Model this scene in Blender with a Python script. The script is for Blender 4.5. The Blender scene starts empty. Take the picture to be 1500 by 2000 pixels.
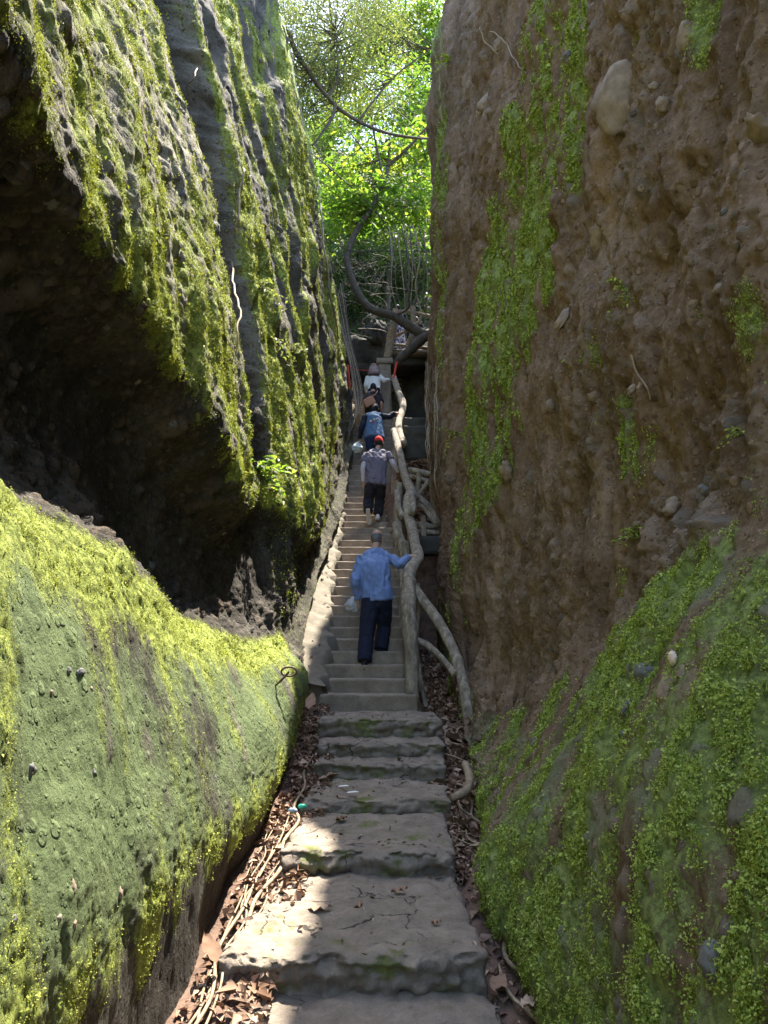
import bpy, math, random
import numpy as np
random.seed(7); RNG = np.random.default_rng(11)
SC = bpy.context.scene; COL = SC.collection

# ------------------------------------------------------------ camera, sky, sun, exposure
EYE = 1.6; FPX = 1502.0; PITCH = math.atan(249 / 1502); CP, SP = math.cos(PITCH), math.sin(PITCH)
cam = bpy.data.cameras.new('camera'); cam_o = bpy.data.objects.new('camera', cam); COL.objects.link(cam_o)
cam.sensor_fit = 'VERTICAL'; cam.sensor_height = 24; cam.lens = FPX / 2000 * 24
cam.clip_start = 0.05; cam.clip_end = 500
cam_o.location = (0, 0, EYE); cam_o.rotation_euler = (math.pi / 2 + PITCH, 0, 0)
SC.camera = cam_o
SUN_DIR = np.array([0.137, 0.37, 0.85]); SUN_DIR /= np.linalg.norm(SUN_DIR)
elev = math.asin(SUN_DIR[2]); azim = math.atan2(SUN_DIR[0], SUN_DIR[1])
w = bpy.data.worlds.new('World'); SC.world = w; w.use_nodes = True
nt = w.node_tree; bg = nt.nodes['Background']; sky = nt.nodes.new('ShaderNodeTexSky')
sky.sky_type = 'NISHITA'; sky.sun_disc = False; sky.sun_elevation = elev; sky.sun_rotation = azim
nt.links.new(sky.outputs[0], bg.inputs[0]); bg.inputs[1].default_value = 0.15
sl = bpy.data.lights.new('sun', 'SUN'); so = bpy.data.objects.new('sun', sl); COL.objects.link(so)
sl.energy = 3.3; sl.angle = math.radians(0.53); sl.color = (1.0, 0.94, 0.82)
from mathutils import Vector
so.rotation_euler = Vector(-SUN_DIR).to_track_quat('-Z', 'Y').to_euler(); so.location = (3, 10, 40)
SC.view_settings.view_transform = 'Standard'; SC.view_settings.look = 'None'
SC.view_settings.exposure = 2.85; SC.view_settings.gamma = 1.0
SC.cycles.use_denoising = True; SC.cycles.use_adaptive_sampling = True; SC.cycles.adaptive_threshold = .02
SC.cycles.max_bounces = 8; SC.cycles.diffuse_bounces = 4; SC.cycles.transmission_bounces = 6; SC.cycles.transparent_max_bounces = 8
SC.cycles.sample_clamp_indirect = 8.0

def at(px, py, Y):
    u = (px - 750) / FPX; v = (1000 - py) / FPX; k = Y / (CP - v * SP)
    return np.array([u * k, Y, EYE + k * (SP + v * CP)])

# ------------------------------------------------------------ numpy noise
_P = RNG.permutation(256); _P = np.concatenate([_P, _P, _P]).astype(np.int64)
_G = RNG.normal(size=(256, 3)); _G /= np.linalg.norm(_G, axis=1)[:, None]
def gnoise(p):
    p = np.asarray(p, float); i = np.floor(p).astype(np.int64); f = p - i; i &= 255
    u = f * f * f * (f * (f * 6 - 15) + 10); out = 0
    for dx in (0, 1):
        wx = u[:, 0] if dx else 1 - u[:, 0]; a = _P[(i[:, 0] + dx) & 255]
        for dy in (0, 1):
            wy = u[:, 1] if dy else 1 - u[:, 1]; b = _P[(a + i[:, 1] + dy) & 255]
            for dz in (0, 1):
                wz = u[:, 2] if dz else 1 - u[:, 2]; g = _G[_P[(b + i[:, 2] + dz) & 255]]
                out = out + wx * wy * wz * (g[:, 0] * (f[:, 0] - dx) + g[:, 1] * (f[:, 1] - dy) + g[:, 2] * (f[:, 2] - dz))
    return out * 1.6
def fbm(p, o=3, lac=2.1, gain=.5):
    s = 0; a = 1; p = np.asarray(p, float)
    for k in range(o): s = s + a * gnoise(p + 17.3 * k); p = p * lac; a *= gain
    return s
_R2 = RNG.random((256, 4))
def cells(u, v):
    """2-D jittered cells: nearest distance and that cell's random id"""
    iu = np.floor(u).astype(np.int64); iv = np.floor(v).astype(np.int64)
    best = np.full(u.shape, 9.0); rid = np.zeros(u.shape); rr = np.zeros(u.shape)
    for du in (-1, 0, 1):
        for dv in (-1, 0, 1):
            h = _P[(_P[(iu + du) & 255] + iv + dv) & 255]; R = _R2[h]
            d = np.hypot(iu + du + R[:, 0] - u, iv + dv + R[:, 1] - v)
            m = d < best; best = np.where(m, d, best); rid = np.where(m, R[:, 2], rid); rr = np.where(m, R[:, 3], rr)
    return best, rid, rr
def sstep(a, b, x):
    t = np.clip((x - a) / (b - a), 0, 1); return t * t * (3 - 2 * t)
def pchip(xk, yk, x):
    xk = np.asarray(xk, float); yk = np.asarray(yk, float); h = np.diff(xk); d = np.diff(yk) / h
    m = np.zeros(len(xk)); m[0] = d[0]; m[-1] = d[-1]
    for i in range(1, len(xk) - 1):
        if d[i - 1] * d[i] > 0:
            w1 = 2 * h[i] + h[i - 1]; w2 = h[i] + 2 * h[i - 1]; m[i] = (w1 + w2) / (w1 / d[i - 1] + w2 / d[i])
    x = np.clip(x, xk[0], xk[-1]); i = np.clip(np.searchsorted(xk, x) - 1, 0, len(h) - 1)
    t = (x - xk[i]) / h[i]
    return ((1 + 2 * t) * (1 - t) ** 2) * yk[i] + t * (1 - t) ** 2 * h[i] * m[i] + t * t * (3 - 2 * t) * yk[i + 1] + t * t * (t - 1) * h[i] * m[i + 1]

# ------------------------------------------------------------ mesh helpers
def new_mesh(name, V, F, attrs=None, smooth=True):
    V = np.asarray(V, np.float32); me = bpy.data.meshes.new(name)
    if isinstance(F, np.ndarray):
        n, k = F.shape
        me.vertices.add(len(V)); me.vertices.foreach_set('co', V.ravel())
        me.loops.add(n * k); me.loops.foreach_set('vertex_index', F.astype(np.int32).ravel())
        me.polygons.add(n); me.polygons.foreach_set('loop_start', np.arange(0, n * k, k, dtype=np.int32))
        me.update(calc_edges=True)
    else:
        me.from_pydata([tuple(map(float, v)) for v in V], [], [tuple(map(int, f)) for f in F]); me.update()
    if smooth: me.polygons.foreach_set('use_smooth', np.ones(len(me.polygons), bool))
    for k, a in (attrs or {}).items():
        at_ = me.attributes.new(k, 'FLOAT', 'POINT'); at_.data.foreach_set('value', np.asarray(a, np.float32))
    return me
def obj(name, V, F, mat, parent=None, attrs=None, smooth=True):
    V = np.asarray(V, float)
    if parent is not None:
        p = parent; off = np.zeros(3)
        while p is not None: off = off + np.array(p.location); p = p.parent
        V = V - off
    me = new_mesh(name, V, F, attrs, smooth); me.materials.append(mat)
    o = bpy.data.objects.new(name, me); COL.objects.link(o)
    if parent is not None: o.parent = parent
    return o
def tag(o, label=None, cat=None, group=None, kind=None):
    if label: o['label'] = label
    if cat: o['category'] = cat
    if group: o['group'] = group
    if kind: o['kind'] = kind
    return o
def thing(name, label, cat, loc, group=None):
    o = bpy.data.objects.new(name, None); o.empty_display_size = .1; COL.objects.link(o); o.location = tuple(map(float, loc))
    return tag(o, label, cat, group)
class MB:
    def __init__(s): s.V = []; s.F = []; s.n = 0
    def add(s, V, F):
        V = np.asarray(V, float); s.V.append(V); s.F += [tuple(i + s.n for i in f) for f in F]; s.n += len(V)
    def get(s): return np.concatenate(s.V), s.F
    def build(s, name, mat, parent=None, **k): V, F = s.get(); return obj(name, V, F, mat, parent, **k)
def catmull(P, n):
    P = np.asarray(P, float)
    if len(P) < 3: 
        t = np.linspace(0, 1, n)[:, None]; return P[0] * (1 - t) + P[-1] * t
    Q = np.vstack([2 * P[0] - P[1], P, 2 * P[-1] - P[-2]]); t = np.linspace(0, len(P) - 1, n); i = np.minimum(t.astype(int), len(P) - 2); f = (t - i)[:, None]
    a, b, c, d = Q[i], Q[i + 1], Q[i + 2], Q[i + 3]
    return .5 * (2 * b + (c - a) * f + (2 * a - 5 * b + 4 * c - d) * f ** 2 + (3 * b - a - 3 * c + d) * f ** 3)
def tube(P, R, seg=8, n=None, rough=0.0, seed=0, flat=1.0, ref=None, rf=6.0):
    """closed tapered tube along a smooth path; R radii at the path points"""
    P = np.asarray(P, float); R = np.atleast_1d(np.asarray(R, float))
    if len(R) == 1: R = np.repeat(R, len(P))
    n = n or max(3, len(P) * 4)
    C = catmull(P, n); r = np.interp(np.linspace(0, 1, n), np.linspace(0, 1, len(R)), R)
    T = np.gradient(C, axis=0); T /= np.linalg.norm(T, axis=1)[:, None] + 1e-9
    up = np.array(ref if ref is not None else (0.31, .2, .93)); 
    if abs(np.dot(up / np.linalg.norm(up), T[0])) > .95: up = np.array((1., .1, .05))
    V = []; a = np.linspace(0, 2 * math.pi, seg, endpoint=False)
    for i in range(n):
        s = np.cross(T[i], up); s /= np.linalg.norm(s) + 1e-9; u = np.cross(s, T[i]); up = u
        V.append(C[i] + r[i] * (np.cos(a)[:, None] * s + flat * np.sin(a)[:, None] * u))
    V = np.concatenate(V)
    if rough:
        cc = np.repeat(C, seg, axis=0); d = V - cc
        V = cc + d * (1 + rough * fbm(V * rf + seed, 2))[:, None]
    F = [(i * seg + j, i * seg + (j + 1) % seg, (i + 1) * seg + (j + 1) % seg, (i + 1) * seg + j) for i in range(n - 1) for j in range(seg)]
    V = np.vstack([V, C[0] - T[0] * r[0] * .15, C[-1] + T[-1] * r[-1] * .15]); b = n * seg
    F += [(b, (j + 1) % seg, j) for j in range(seg)] + [(b + 1, (n - 1) * seg + j, (n - 1) * seg + (j + 1) % seg) for j in range(seg)]
    return V, F
def blob(c, r, nu=10, nv=14, noise=0.0, fr=3.0, seed=0, rot=None):
    th = np.linspace(0, math.pi, nu + 1)[1:-1]; ph = np.linspace(0, 2 * math.pi, nv, endpoint=False)
    V = np.array([[math.sin(t) * math.cos(p), math.sin(t) * math.sin(p), math.cos(t)] for t in th for p in ph]); V = np.vstack([V, [0, 0, 1], [0, 0, -1]])
    if noise: V = V * (1 + noise * fbm(V * fr + seed, 3))[:, None]
    V = V * np.asarray(r)
    if rot is not None: V = V @ np.asarray(rot).T
    F = [(i * nv + j, (i + 1) * nv + j, (i + 1) * nv + (j + 1) % nv, i * nv + (j + 1) % nv) for i in range(nu - 2) for j in range(nv)]
    k = (nu - 1) * nv; F += [(k, j, (j + 1) % nv) for j in range(nv)] + [(k + 1, (nu - 2) * nv + (j + 1) % nv, (nu - 2) * nv + j) for j in range(nv)]
    return V + np.asarray(c), F
def block(x0, x1, y0, y1, z0, z1, res=.03, amp=.012, rnd=.03, seed=0, taper=None, fr=5.0, resz=None):
    """rough-hewn block with worn edges (five faces + bottom), welded"""
    nx = max(2, int((x1 - x0) / res)); ny = max(2, int((y1 - y0) / res)); nz = max(2, int((z1 - z0) / (resz or res)))
    X = np.linspace(0, 1, nx + 1); Y = np.linspace(0, 1, ny + 1); Z = np.linspace(0, 1, nz + 1)
    key = {}; V = []; F = []
    def vid(i, j, k):
        t = (i, j, k)
        if t not in key: key[t] = len(V); V.append((X[i], Y[j], Z[k]))
        return key[t]
    for i in range(nx):
        for j in range(ny):
            F.append((vid(i, j, nz), vid(i + 1, j, nz), vid(i + 1, j + 1, nz), vid(i, j + 1, nz)))
            F.append((vid(i, j, 0), vid(i, j + 1, 0), vid(i + 1, j + 1, 0), vid(i + 1, j, 0)))
    for i in range(nx):
        for k in range(nz):
            F.append((vid(i, 0, k), vid(i + 1, 0, k), vid(i + 1, 0, k + 1), vid(i, 0, k + 1)))
            F.append((vid(i, ny, k), vid(i, ny, k + 1), vid(i + 1, ny, k + 1), vid(i + 1, ny, k)))
    for j in range(ny):
        for k in range(nz):
            F.append((vid(0, j, k), vid(0, j, k + 1), vid(0, j + 1, k + 1), vid(0, j + 1, k)))
            F.append((vid(nx, j, k), vid(nx, j + 1, k), vid(nx, j + 1, k + 1), vid(nx, j, k + 1)))
    V = np.array(V); P = V * [x1 - x0, y1 - y0, z1 - z0] + [x0, y0, z0]
    dx = np.minimum(V[:, 0], 1 - V[:, 0]) * (x1 - x0); dy = np.minimum(V[:, 1], 1 - V[:, 1]) * (y1 - y0); dz = (1 - V[:, 2]) * (z1 - z0)
    c = np.array([(x0 + x1) / 2, (y0 + y1) / 2, 0])
    def near(a): return np.clip(1 - a / rnd, 0, 1) ** 2
    P[:, 2] -= rnd * .45 * np.maximum(near(dx), near(dy)) * (dz < rnd * 1.01) * near(dz)
    P[:, 0] += np.sign(c[0] - P[:, 0]) * rnd * .45 * near(dx) * np.maximum(near(dz), near(dy))
    P[:, 1] += np.sign(c[1] - P[:, 1]) * rnd * .45 * near(dy) * np.maximum(near(dz), near(dx))
    if taper: P[:, 0] = taper(V, P)
    q = P * fr + seed * 7.7
    P += amp * np.stack([fbm(q, 3), fbm(q + 31, 3), .8 * fbm(q + 57, 3)], 1)
    return P, F
def leaves(C, N, L, W, seed=0, curl=.25):
    """kite-shaped leaves: centre points, normals, lengths, widths"""
    r = np.random.default_rng(seed); n = len(C); N = N / (np.linalg.norm(N, axis=1)[:, None] + 1e-9)
    a = r.normal(size=(n, 3)); t = a - (a * N).sum(1)[:, None] * N; t /= np.linalg.norm(t, axis=1)[:, None] + 1e-9; s = np.cross(N, t)
    L = np.broadcast_to(L, (n,))[:, None]; W = np.broadcast_to(W, (n,))[:, None]
    base = C - t * L * .5; tip = C + t * L * .5 - N * L * curl; l = C + s * W * .5 + N * W * curl * .6; rr = C - s * W * .5 + N * W * curl * .6; mid = C - t * L * .02
    V = np.stack([base, rr, tip, l], 1).reshape(-1, 3); F = np.arange(4 * n).reshape(n, 4)
    F = np.concatenate([F[:, [0, 1, 2]], F[:, [0, 2, 3]]])
    return V, F, np.repeat(r.random(n), 4)

# ------------------------------------------------------------ materials
def mat(name):
    m = bpy.data.materials.new(name); m.use_nodes = True; t = m.node_tree; return m, t, t.nodes['Principled BSDF']
def nd(t, kind, **k):
    n = t.nodes.new(kind)
    for a, b in k.items(): setattr(n, a, b)
    return n
def noise_node(t, scale, detail=6, rough=.6, vec=None, stretch=None):
    n = nd(t, 'ShaderNodeTexNoise'); n.inputs['Scale'].default_value = scale; n.inputs['Detail'].default_value = detail; n.inputs['Roughness'].default_value = rough
    if vec is None: vec = nd(t, 'ShaderNodeNewGeometry').outputs['Position']
    if stretch:
        mp = nd(t, 'ShaderNodeMapping'); mp.inputs['Scale'].default_value = stretch; t.links.new(vec, mp.inputs[0]); vec = mp.outputs[0]
    t.links.new(vec, n.inputs['Vector']); return n.outputs['Fac']
def ramp(t, fac, stops):
    r = nd(t, 'ShaderNodeValToRGB'); e = r.color_ramp.elements
    while len(e) < len(stops): e.new(.5)
    for k, (p, c) in enumerate(stops): e[k].position = p; e[k].color = (*c, 1) if len(c) == 3 else c
    t.links.new(fac, r.inputs[0]); return r.outputs[0]
def mixc(t, f, a, b):
    m = nd(t, 'ShaderNodeMix', data_type='RGBA')
    for s, v in ((0, f), (6, a), (7, b)):
        if isinstance(v, (int, float)): m.inputs[s].default_value = v
        elif isinstance(v, tuple): m.inputs[s].default_value = (*v, 1)
        else: t.links.new(v, m.inputs[s])
    return m.outputs[2]
def mth(t, op, a, b=0.0, clamp=False):
    m = nd(t, 'ShaderNodeMath', operation=op); m.use_clamp = clamp
    for s, v in ((0, a), (1, b)):
        if isinstance(v, (int, float)): m.inputs[s].default_value = v
        else: t.links.new(v, m.inputs[s])
    return m.outputs[0]
def maprange(t, v, a, b, c=0., d=1.):
    m = nd(t, 'ShaderNodeMapRange', interpolation_type='SMOOTHSTEP'); t.links.new(v, m.inputs[0])
    for i, x in zip((1, 2, 3, 4), (a, b, c, d)): m.inputs[i].default_value = x
    return m.outputs[0]
def bump(t, b, h, s=.5, dist=.02):
    n = nd(t, 'ShaderNodeBump'); n.inputs['Strength'].default_value = s; n.inputs['Distance'].default_value = dist
    t.links.new(h, n.inputs['Height']); t.links.new(n.outputs[0], b.inputs['Normal'])
def attr(t, name): return nd(t, 'ShaderNodeAttribute', attribute_name=name).outputs['Fac']

def wall_mat(name, dark, mid, light, moss_a, moss_b, algae, soft=(.42, .62), pk=1.0):
    m, t, b = mat(name)
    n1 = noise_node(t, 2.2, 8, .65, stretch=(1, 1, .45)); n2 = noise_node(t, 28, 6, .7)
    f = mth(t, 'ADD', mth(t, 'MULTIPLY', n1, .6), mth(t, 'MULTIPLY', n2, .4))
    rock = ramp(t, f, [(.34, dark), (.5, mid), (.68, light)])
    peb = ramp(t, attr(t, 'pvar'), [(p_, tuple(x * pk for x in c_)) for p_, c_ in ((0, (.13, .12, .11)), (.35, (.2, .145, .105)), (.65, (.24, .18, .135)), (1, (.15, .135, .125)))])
    c = mixc(t, mth(t, 'MULTIPLY', attr(t, 'pebble'), .75), rock, peb)
    c = mixc(t, mth(t, 'MULTIPLY', attr(t, 'pale'), .85), c, mixc(t, n2, (.2, .185, .14), (.42, .385, .3)))
    grit = 0
    for sc_, lim in ((34, .5), (13, .62)):
        v = nd(t, 'ShaderNodeTexVoronoi'); v.inputs['Scale'].default_value = sc_; t.links.new(nd(t, 'ShaderNodeNewGeometry').outputs['Position'], v.inputs['Vector'])
        sp = nd(t, 'ShaderNodeSeparateColor'); t.links.new(v.outputs['Color'], sp.inputs[0])
        st_ = mth(t, 'MULTIPLY', maprange(t, v.outputs['Distance'], .36, .24), mth(t, 'GREATER_THAN', sp.outputs[0], lim))
        c = mixc(t, mth(t, 'MULTIPLY', st_, .55), c, ramp(t, sp.outputs[1], [(0, tuple(x * .8 for x in dark)), (.4, mid), (.75, light), (1, tuple(x * 1.3 for x in light))])); grit = mth(t, 'ADD', grit, st_)
    n3 = noise_node(t, 9, 8, .72, stretch=(1, 1, .75)); n4 = noise_node(t, 70, 4, .7)
    al = maprange(t, mth(t, 'ADD', attr(t, 'algae'), mth(t, 'MULTIPLY', mth(t, 'SUBTRACT', n3, .5), .9)), .35, .75)
    c = mixc(t, mth(t, 'MULTIPLY', al, .9), c, mixc(t, n4, tuple(x * .7 for x in algae), tuple(x * 1.35 for x in algae)))
    fine = mth(t, 'ADD', mth(t, 'MULTIPLY', mth(t, 'SUBTRACT', n4, .5), 1.1), mth(t, 'MULTIPLY', mth(t, 'SUBTRACT', n3, .5), .9))
    mo = maprange(t, mth(t, 'ADD', attr(t, 'moss'), fine), soft[0], soft[1])
    mc = mixc(t, maprange(t, n2, .35, .65), moss_a, moss_b)
    c = mixc(t, mo, c, mc)
    t.links.new(c, b.inputs['Base Color']); b.inputs['Roughness'].default_value = .93; b.inputs['Specular IOR Level'].default_value = .2
    n5 = noise_node(t, 55, 8, .75)
    hh = mth(t, 'ADD', mth(t, 'MULTIPLY', n5, mth(t, 'ADD', .7, mth(t, 'MULTIPLY', mo, .5))), mth(t, 'ADD', mth(t, 'MULTIPLY', noise_node(t, 16, 5, .6), .8), mth(t, 'MULTIPLY', mth(t, 'MULTIPLY', grit, .7), mth(t, 'SUBTRACT', 1.0, mo))))
    bump(t, b, hh, .9, .024)
    return m
M = {}
M['wall_left'] = wall_mat('mossy_conglomerate', (.018, .016, .013), (.05, .043, .035), (.13, .115, .095), (.14, .17, .035), (.36, .41, .09), (.118, .155, .064), (.28, .74), .55)  # rock and pebble tones lowered to deepen the hollow's shade
M['wall_right'] = wall_mat('brown_conglomerate', (.06, .036, .024), (.162, .107, .07), (.31, .215, .155), (.13, .16, .045), (.29, .35, .11), (.16, .17, .1), (.3, .7))
def leaf_mat(name, stops, trans=.45, rough=.6, tcol=(1.25, 1.25, .5)):
    m, t, b = mat(name); c = ramp(t, attr(t, 'var'), stops)
    b.inputs['Roughness'].default_value = rough; b.inputs['Specular IOR Level'].default_value = .25 if trans > .3 else .08
    t.links.new(c, b.inputs['Base Color'])
    if trans:
        tr = nd(t, 'ShaderNodeBsdfTranslucent'); mm = nd(t, 'ShaderNodeMix', data_type='RGBA', blend_type='MULTIPLY'); mm.inputs[0].default_value = 1
        t.links.new(c, mm.inputs[6]); mm.inputs[7].default_value = (*tcol, 1); t.links.new(mm.outputs[2], tr.inputs[0])
        mx = nd(t, 'ShaderNodeMixShader'); mx.inputs[0].default_value = trans
        t.links.new(b.outputs[0], mx.inputs[1]); t.links.new(tr.outputs[0], mx.inputs[2]); t.links.new(mx.outputs[0], t.nodes['Material Output'].inputs[0])
    return m
M['moss_left'] = leaf_mat('yellow_moss', [(0, (.13, .165, .025)), (.5, (.28, .31, .06)), (1, (.42, .43, .12))], .2)
M['moss_right'] = leaf_mat('leafy_moss', [(0, (.08, .12, .012)), (.5, (.3, .38, .075)), (1, (.48, .54, .16))], .25)
M['leaf_bright'] = leaf_mat('bright_leaf', [(0, (.06, .13, .02)), (.6, (.12, .2, .035)), (1, (.28, .3, .06))], .58, .45, (1.6, 1.6, .7))
M['leaf_fine'] = leaf_mat('fine_leaf', [(0, (.09, .09, .075)), (.6, (.12, .15, .06)), (1, (.22, .25, .06))], .4, .5, (1.5, 1.5, .8))
M['leaf_dark'] = leaf_mat('dark_leaf', [(0, (.025, .045, .018)), (.6, (.045, .075, .025)), (1, (.08, .12, .04))], .3, .4)
M['litter'] = leaf_mat('dead_leaf', [(0, (.08, .045, .028)), (.35, (.18, .108, .07)), (.7, (.3, .195, .135)), (1, (.44, .32, .23))], 0, .7)
def plain(name, stops, scale=8, rough=.8, bs=.3, bd=.01, bscale=40, stretch=None, spec=.3, detail=6):
    m, t, b = mat(name); c = ramp(t, noise_node(t, scale, detail, .65, stretch=stretch), stops)
    t.links.new(c, b.inputs['Base Color']); b.inputs['Roughness'].default_value = rough; b.inputs['Specular IOR Level'].default_value = spec
    if bs: bump(t, b, noise_node(t, bscale, 6, .65, stretch=stretch), bs, bd)
    return m
M['soil'] = plain('soil', [(.3, (.07, .042, .029)), (.5, (.13, .08, .057)), (.7, (.19, .125, .09))], 9, .95, .8, .02, 45)
M['hill'] = plain('forest_floor', [(.3, (.03, .03, .018)), (.5, (.07, .06, .035)), (.7, (.06, .09, .025))], 1.5, .95, .8, .05, 12)
M['bark'] = plain('bark', [(.3, (.055, .045, .035)), (.55, (.12, .1, .075)), (.75, (.2, .175, .14))], 14, .85, .5, .01, 40, (1, 1, .4))
M['dark_bark'] = plain('dark_bark', [(.3, (.03, .024, .018)), (.6, (.08, .062, .045)), (.8, (.13, .11, .08))], 14, .85, .5, .01, 40)
M['root'] = plain('root_bark', [(.3, (.14, .1, .065)), (.55, (.28, .21, .14)), (.8, (.4, .32, .22))], 20, .8, .4, .005, 60)
M['log'] = plain('weathered_log', [(.28, (.075, .06, .043)), (.5, (.22, .18, .135)), (.7, (.4, .345, .27))], 16, .85, 1.0, .02, 34, (1, 1, .4))
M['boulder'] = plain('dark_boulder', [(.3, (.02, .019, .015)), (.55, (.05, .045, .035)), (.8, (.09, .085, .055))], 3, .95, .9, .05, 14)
M['cobble'] = plain('cobble', [(.3, (.13, .095, .07)), (.5, (.215, .16, .118)), (.7, (.3, .235, .18))], 10, .85, .4, .006, 60)
M['grey_cobble'] = plain('grey_cobble', [(.3, (.075, .072, .07)), (.6, (.14, .135, .13))], 10, .8, .4, .006, 60)
def stone_mat(name, base, moss=.5, cracks=True, side_dark=.55):
    m, t, b = mat(name)
    geo = nd(t, 'ShaderNodeNewGeometry'); pos = geo.outputs['Position']
    n1 = noise_node(t, 6, 10, .72); n2 = noise_node(t, 75, 6, .75)
    c = ramp(t, mth(t, 'ADD', mth(t, 'MULTIPLY', n1, .65), mth(t, 'MULTIPLY', n2, .35)), [(.33, tuple(x * .55 for x in base)), (.5, base), (.68, tuple(min(1, x * 1.5) for x in base))])
    sx = nd(t, 'ShaderNodeSeparateXYZ'); t.links.new(geo.outputs['Normal'], sx.inputs[0])
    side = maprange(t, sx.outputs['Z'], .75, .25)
    c = mixc(t, mth(t, 'MULTIPLY', side, side_dark), c, tuple(x * .4 for x in base))      # darker tone on the vertical faces
    h = mth(t, 'ADD', mth(t, 'MULTIPLY', n2, .5), noise_node(t, 14, 6, .7))
    if cracks:
        wrp = nd(t, 'ShaderNodeVectorMath', operation='ADD'); nn = nd(t, 'ShaderNodeTexNoise'); nn.inputs['Scale'].default_value = 4; nn.inputs['Detail'].default_value = 5
        t.links.new(pos, nn.inputs['Vector']); sc_ = nd(t, 'ShaderNodeVectorMath', operation='SCALE'); sc_.inputs['Scale'].default_value = .35
        t.links.new(nn.outputs['Color'], sc_.inputs[0]); t.links.new(pos, wrp.inputs[0]); t.links.new(sc_.outputs[0], wrp.inputs[1])
        v = nd(t, 'ShaderNodeTexVoronoi', feature='DISTANCE_TO_EDGE'); v.inputs['Scale'].default_value = 1.9; t.links.new(wrp.outputs[0], v.inputs['Vector'])
        gate = maprange(t, noise_node(t, 2.3, 3, .5), .48, .56)
        ck = mth(t, 'MULTIPLY', maprange(t, v.outputs['Distance'], .011, .002), gate)
        c = mixc(t, mth(t, 'MULTIPLY', ck, .9), c, (.025, .022, .018)); h = mth(t, 'SUBTRACT', h, mth(t, 'MULTIPLY', ck, 1.5))
    mo = maprange(t, mth(t, 'ADD', mth(t, 'MULTIPLY', noise_node(t, 3.1, 8, .7), 1.0), mth(t, 'ADD', mth(t, 'MULTIPLY', side, .06), mth(t, 'MULTIPLY', mth(t, 'SUBTRACT', n2, .5), .3))), .72 - moss * .2, .82 - moss * .2)
    c = mixc(t, mth(t, 'MULTIPLY', mo, .9), c, mixc(t, n2, (.05, .06, .015), (.17, .18, .05)))
    t.links.new(c, b.inputs['Base Color']); b.inputs['Roughness'].default_value = .88; b.inputs['Specular IOR Level'].default_value = .25
    bump(t, b, h, .7, .018); return m
M['stone'] = stone_mat('old_stone', (.215, .175, .138), .75, True, .4)
M['concrete'] = stone_mat('stair_concrete', (.25, .2, .15), .1, False, .15)
M['ramp'] = stone_mat('ramp_concrete', (.165, .14, .105), .3, False, .2)
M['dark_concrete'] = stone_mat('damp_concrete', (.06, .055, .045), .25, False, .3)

# ------------------------------------------------------------ levels along the path
RISE = .155; ST_Y0, ST_Z0 = 8.83, .99
def step_y(k): return ST_Y0 + .3 * k if k <= 18 else ST_Y0 + 5.4 + .2 * (k - 18)
def step_z(k): return ST_Z0 + RISE * k
N_ST = 46
def nose(Y): return np.interp(Y, [8.83, 14.23, 19.8, 60], [.99, 3.78, 8.12, 8.12])
def gL(Y): return np.interp(Y, [-6, 1, 3, 3.8, 5, 6.1, 7, 8, 8.8, 14.2, 19.8, 60], [-.1, -.06, -.02, .07, .2, .3, .42, .62, .9, 3.74, 8.1, 8.2])
def gR(Y): return np.interp(Y, [-6, 2, 3, 4, 5, 6, 7, 8, 8.8, 10, 12.8, 13.0, 13.2, 15.2, 17, 20, 60], [-.2, -.16, -.12, 0, .12, .24, .36, .54, .7, .9, 1.3, 1.5, 3.25, 5.1, 5.6, 6.0, 8])

# ------------------------------------------------------------ the two cliffs (lofted along real feature lines)
def loft(stations, lines, Ys, counts):
    """lines: list of (z list, x list) along stations; returns X,Z,T arrays (rows t, cols Y)"""
    Kz = np.array([pchip(stations, z, Ys) for z, x in lines]); Kx = np.array([pchip(stations, x, Ys) for z, x in lines])
    Zs, Xs, Ts = [], [], []; K = len(lines)
    for s in range(K - 1):
        a, b, c, d = [np.stack([Kx[i], Kz[i]]) for i in (max(0, s - 1), s, s + 1, min(K - 1, s + 2))]
        m1 = (c - a) * .5; m2 = (d - b) * .5
        L = np.linalg.norm(c - b, axis=0); 
        for m in (m1, m2):
            l = np.linalg.norm(m, axis=0); m *= np.minimum(1, 1.2 * L / (l + 1e-9))
        ts = np.linspace(0, 1, counts[s], endpoint=(s == K - 2))
        for f in ts:
            q = (2 * f ** 3 - 3 * f * f + 1) * b + (f ** 3 - 2 * f * f + f) * m1 + (-2 * f ** 3 + 3 * f * f) * c + (f ** 3 - f * f) * m2
            Xs.append(q[0]); Zs.append(q[1]); Ts.append(s + f)
    return np.array(Xs), np.array(Zs), np.array(Ts)
Ycols = np.concatenate([np.linspace(-4, 1.3, 24, endpoint=False), np.geomspace(1.3, 21, 640)])

def cliff(side, stations, lines, counts, detail):
    X, Z, T = loft(stations, lines, Ycols, counts); nr, nc = X.shape
    Yg = np.broadcast_to(Ycols, X.shape).copy(); Tg = np.broadcast_to(T[:, None], X.shape)
    S = np.vstack([np.zeros((1, nc)), np.cumsum(np.hypot(np.diff(X, axis=0), np.diff(Z, axis=0)), axis=0)])
    P = np.stack([X, Yg, Z], -1)
    def normals(P):
        dr = np.gradient(P, axis=0); dc = np.gradient(P, axis=1); n = np.cross(dr, dc); n /= np.linalg.norm(n, axis=-1)[..., None] + 1e-9
        if side > 0: n = -n
        return -n if np.mean(n[..., 0]) * side > 0 else n
    N = normals(P)
    flat = P.reshape(-1, 3); disp, at_ = detail(flat, Tg.ravel(), S.ravel(), N.reshape(-1, 3))
    P2 = P + N * disp.reshape(nr, nc, 1)
    return P2, normals(P2), Tg, S, at_
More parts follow.
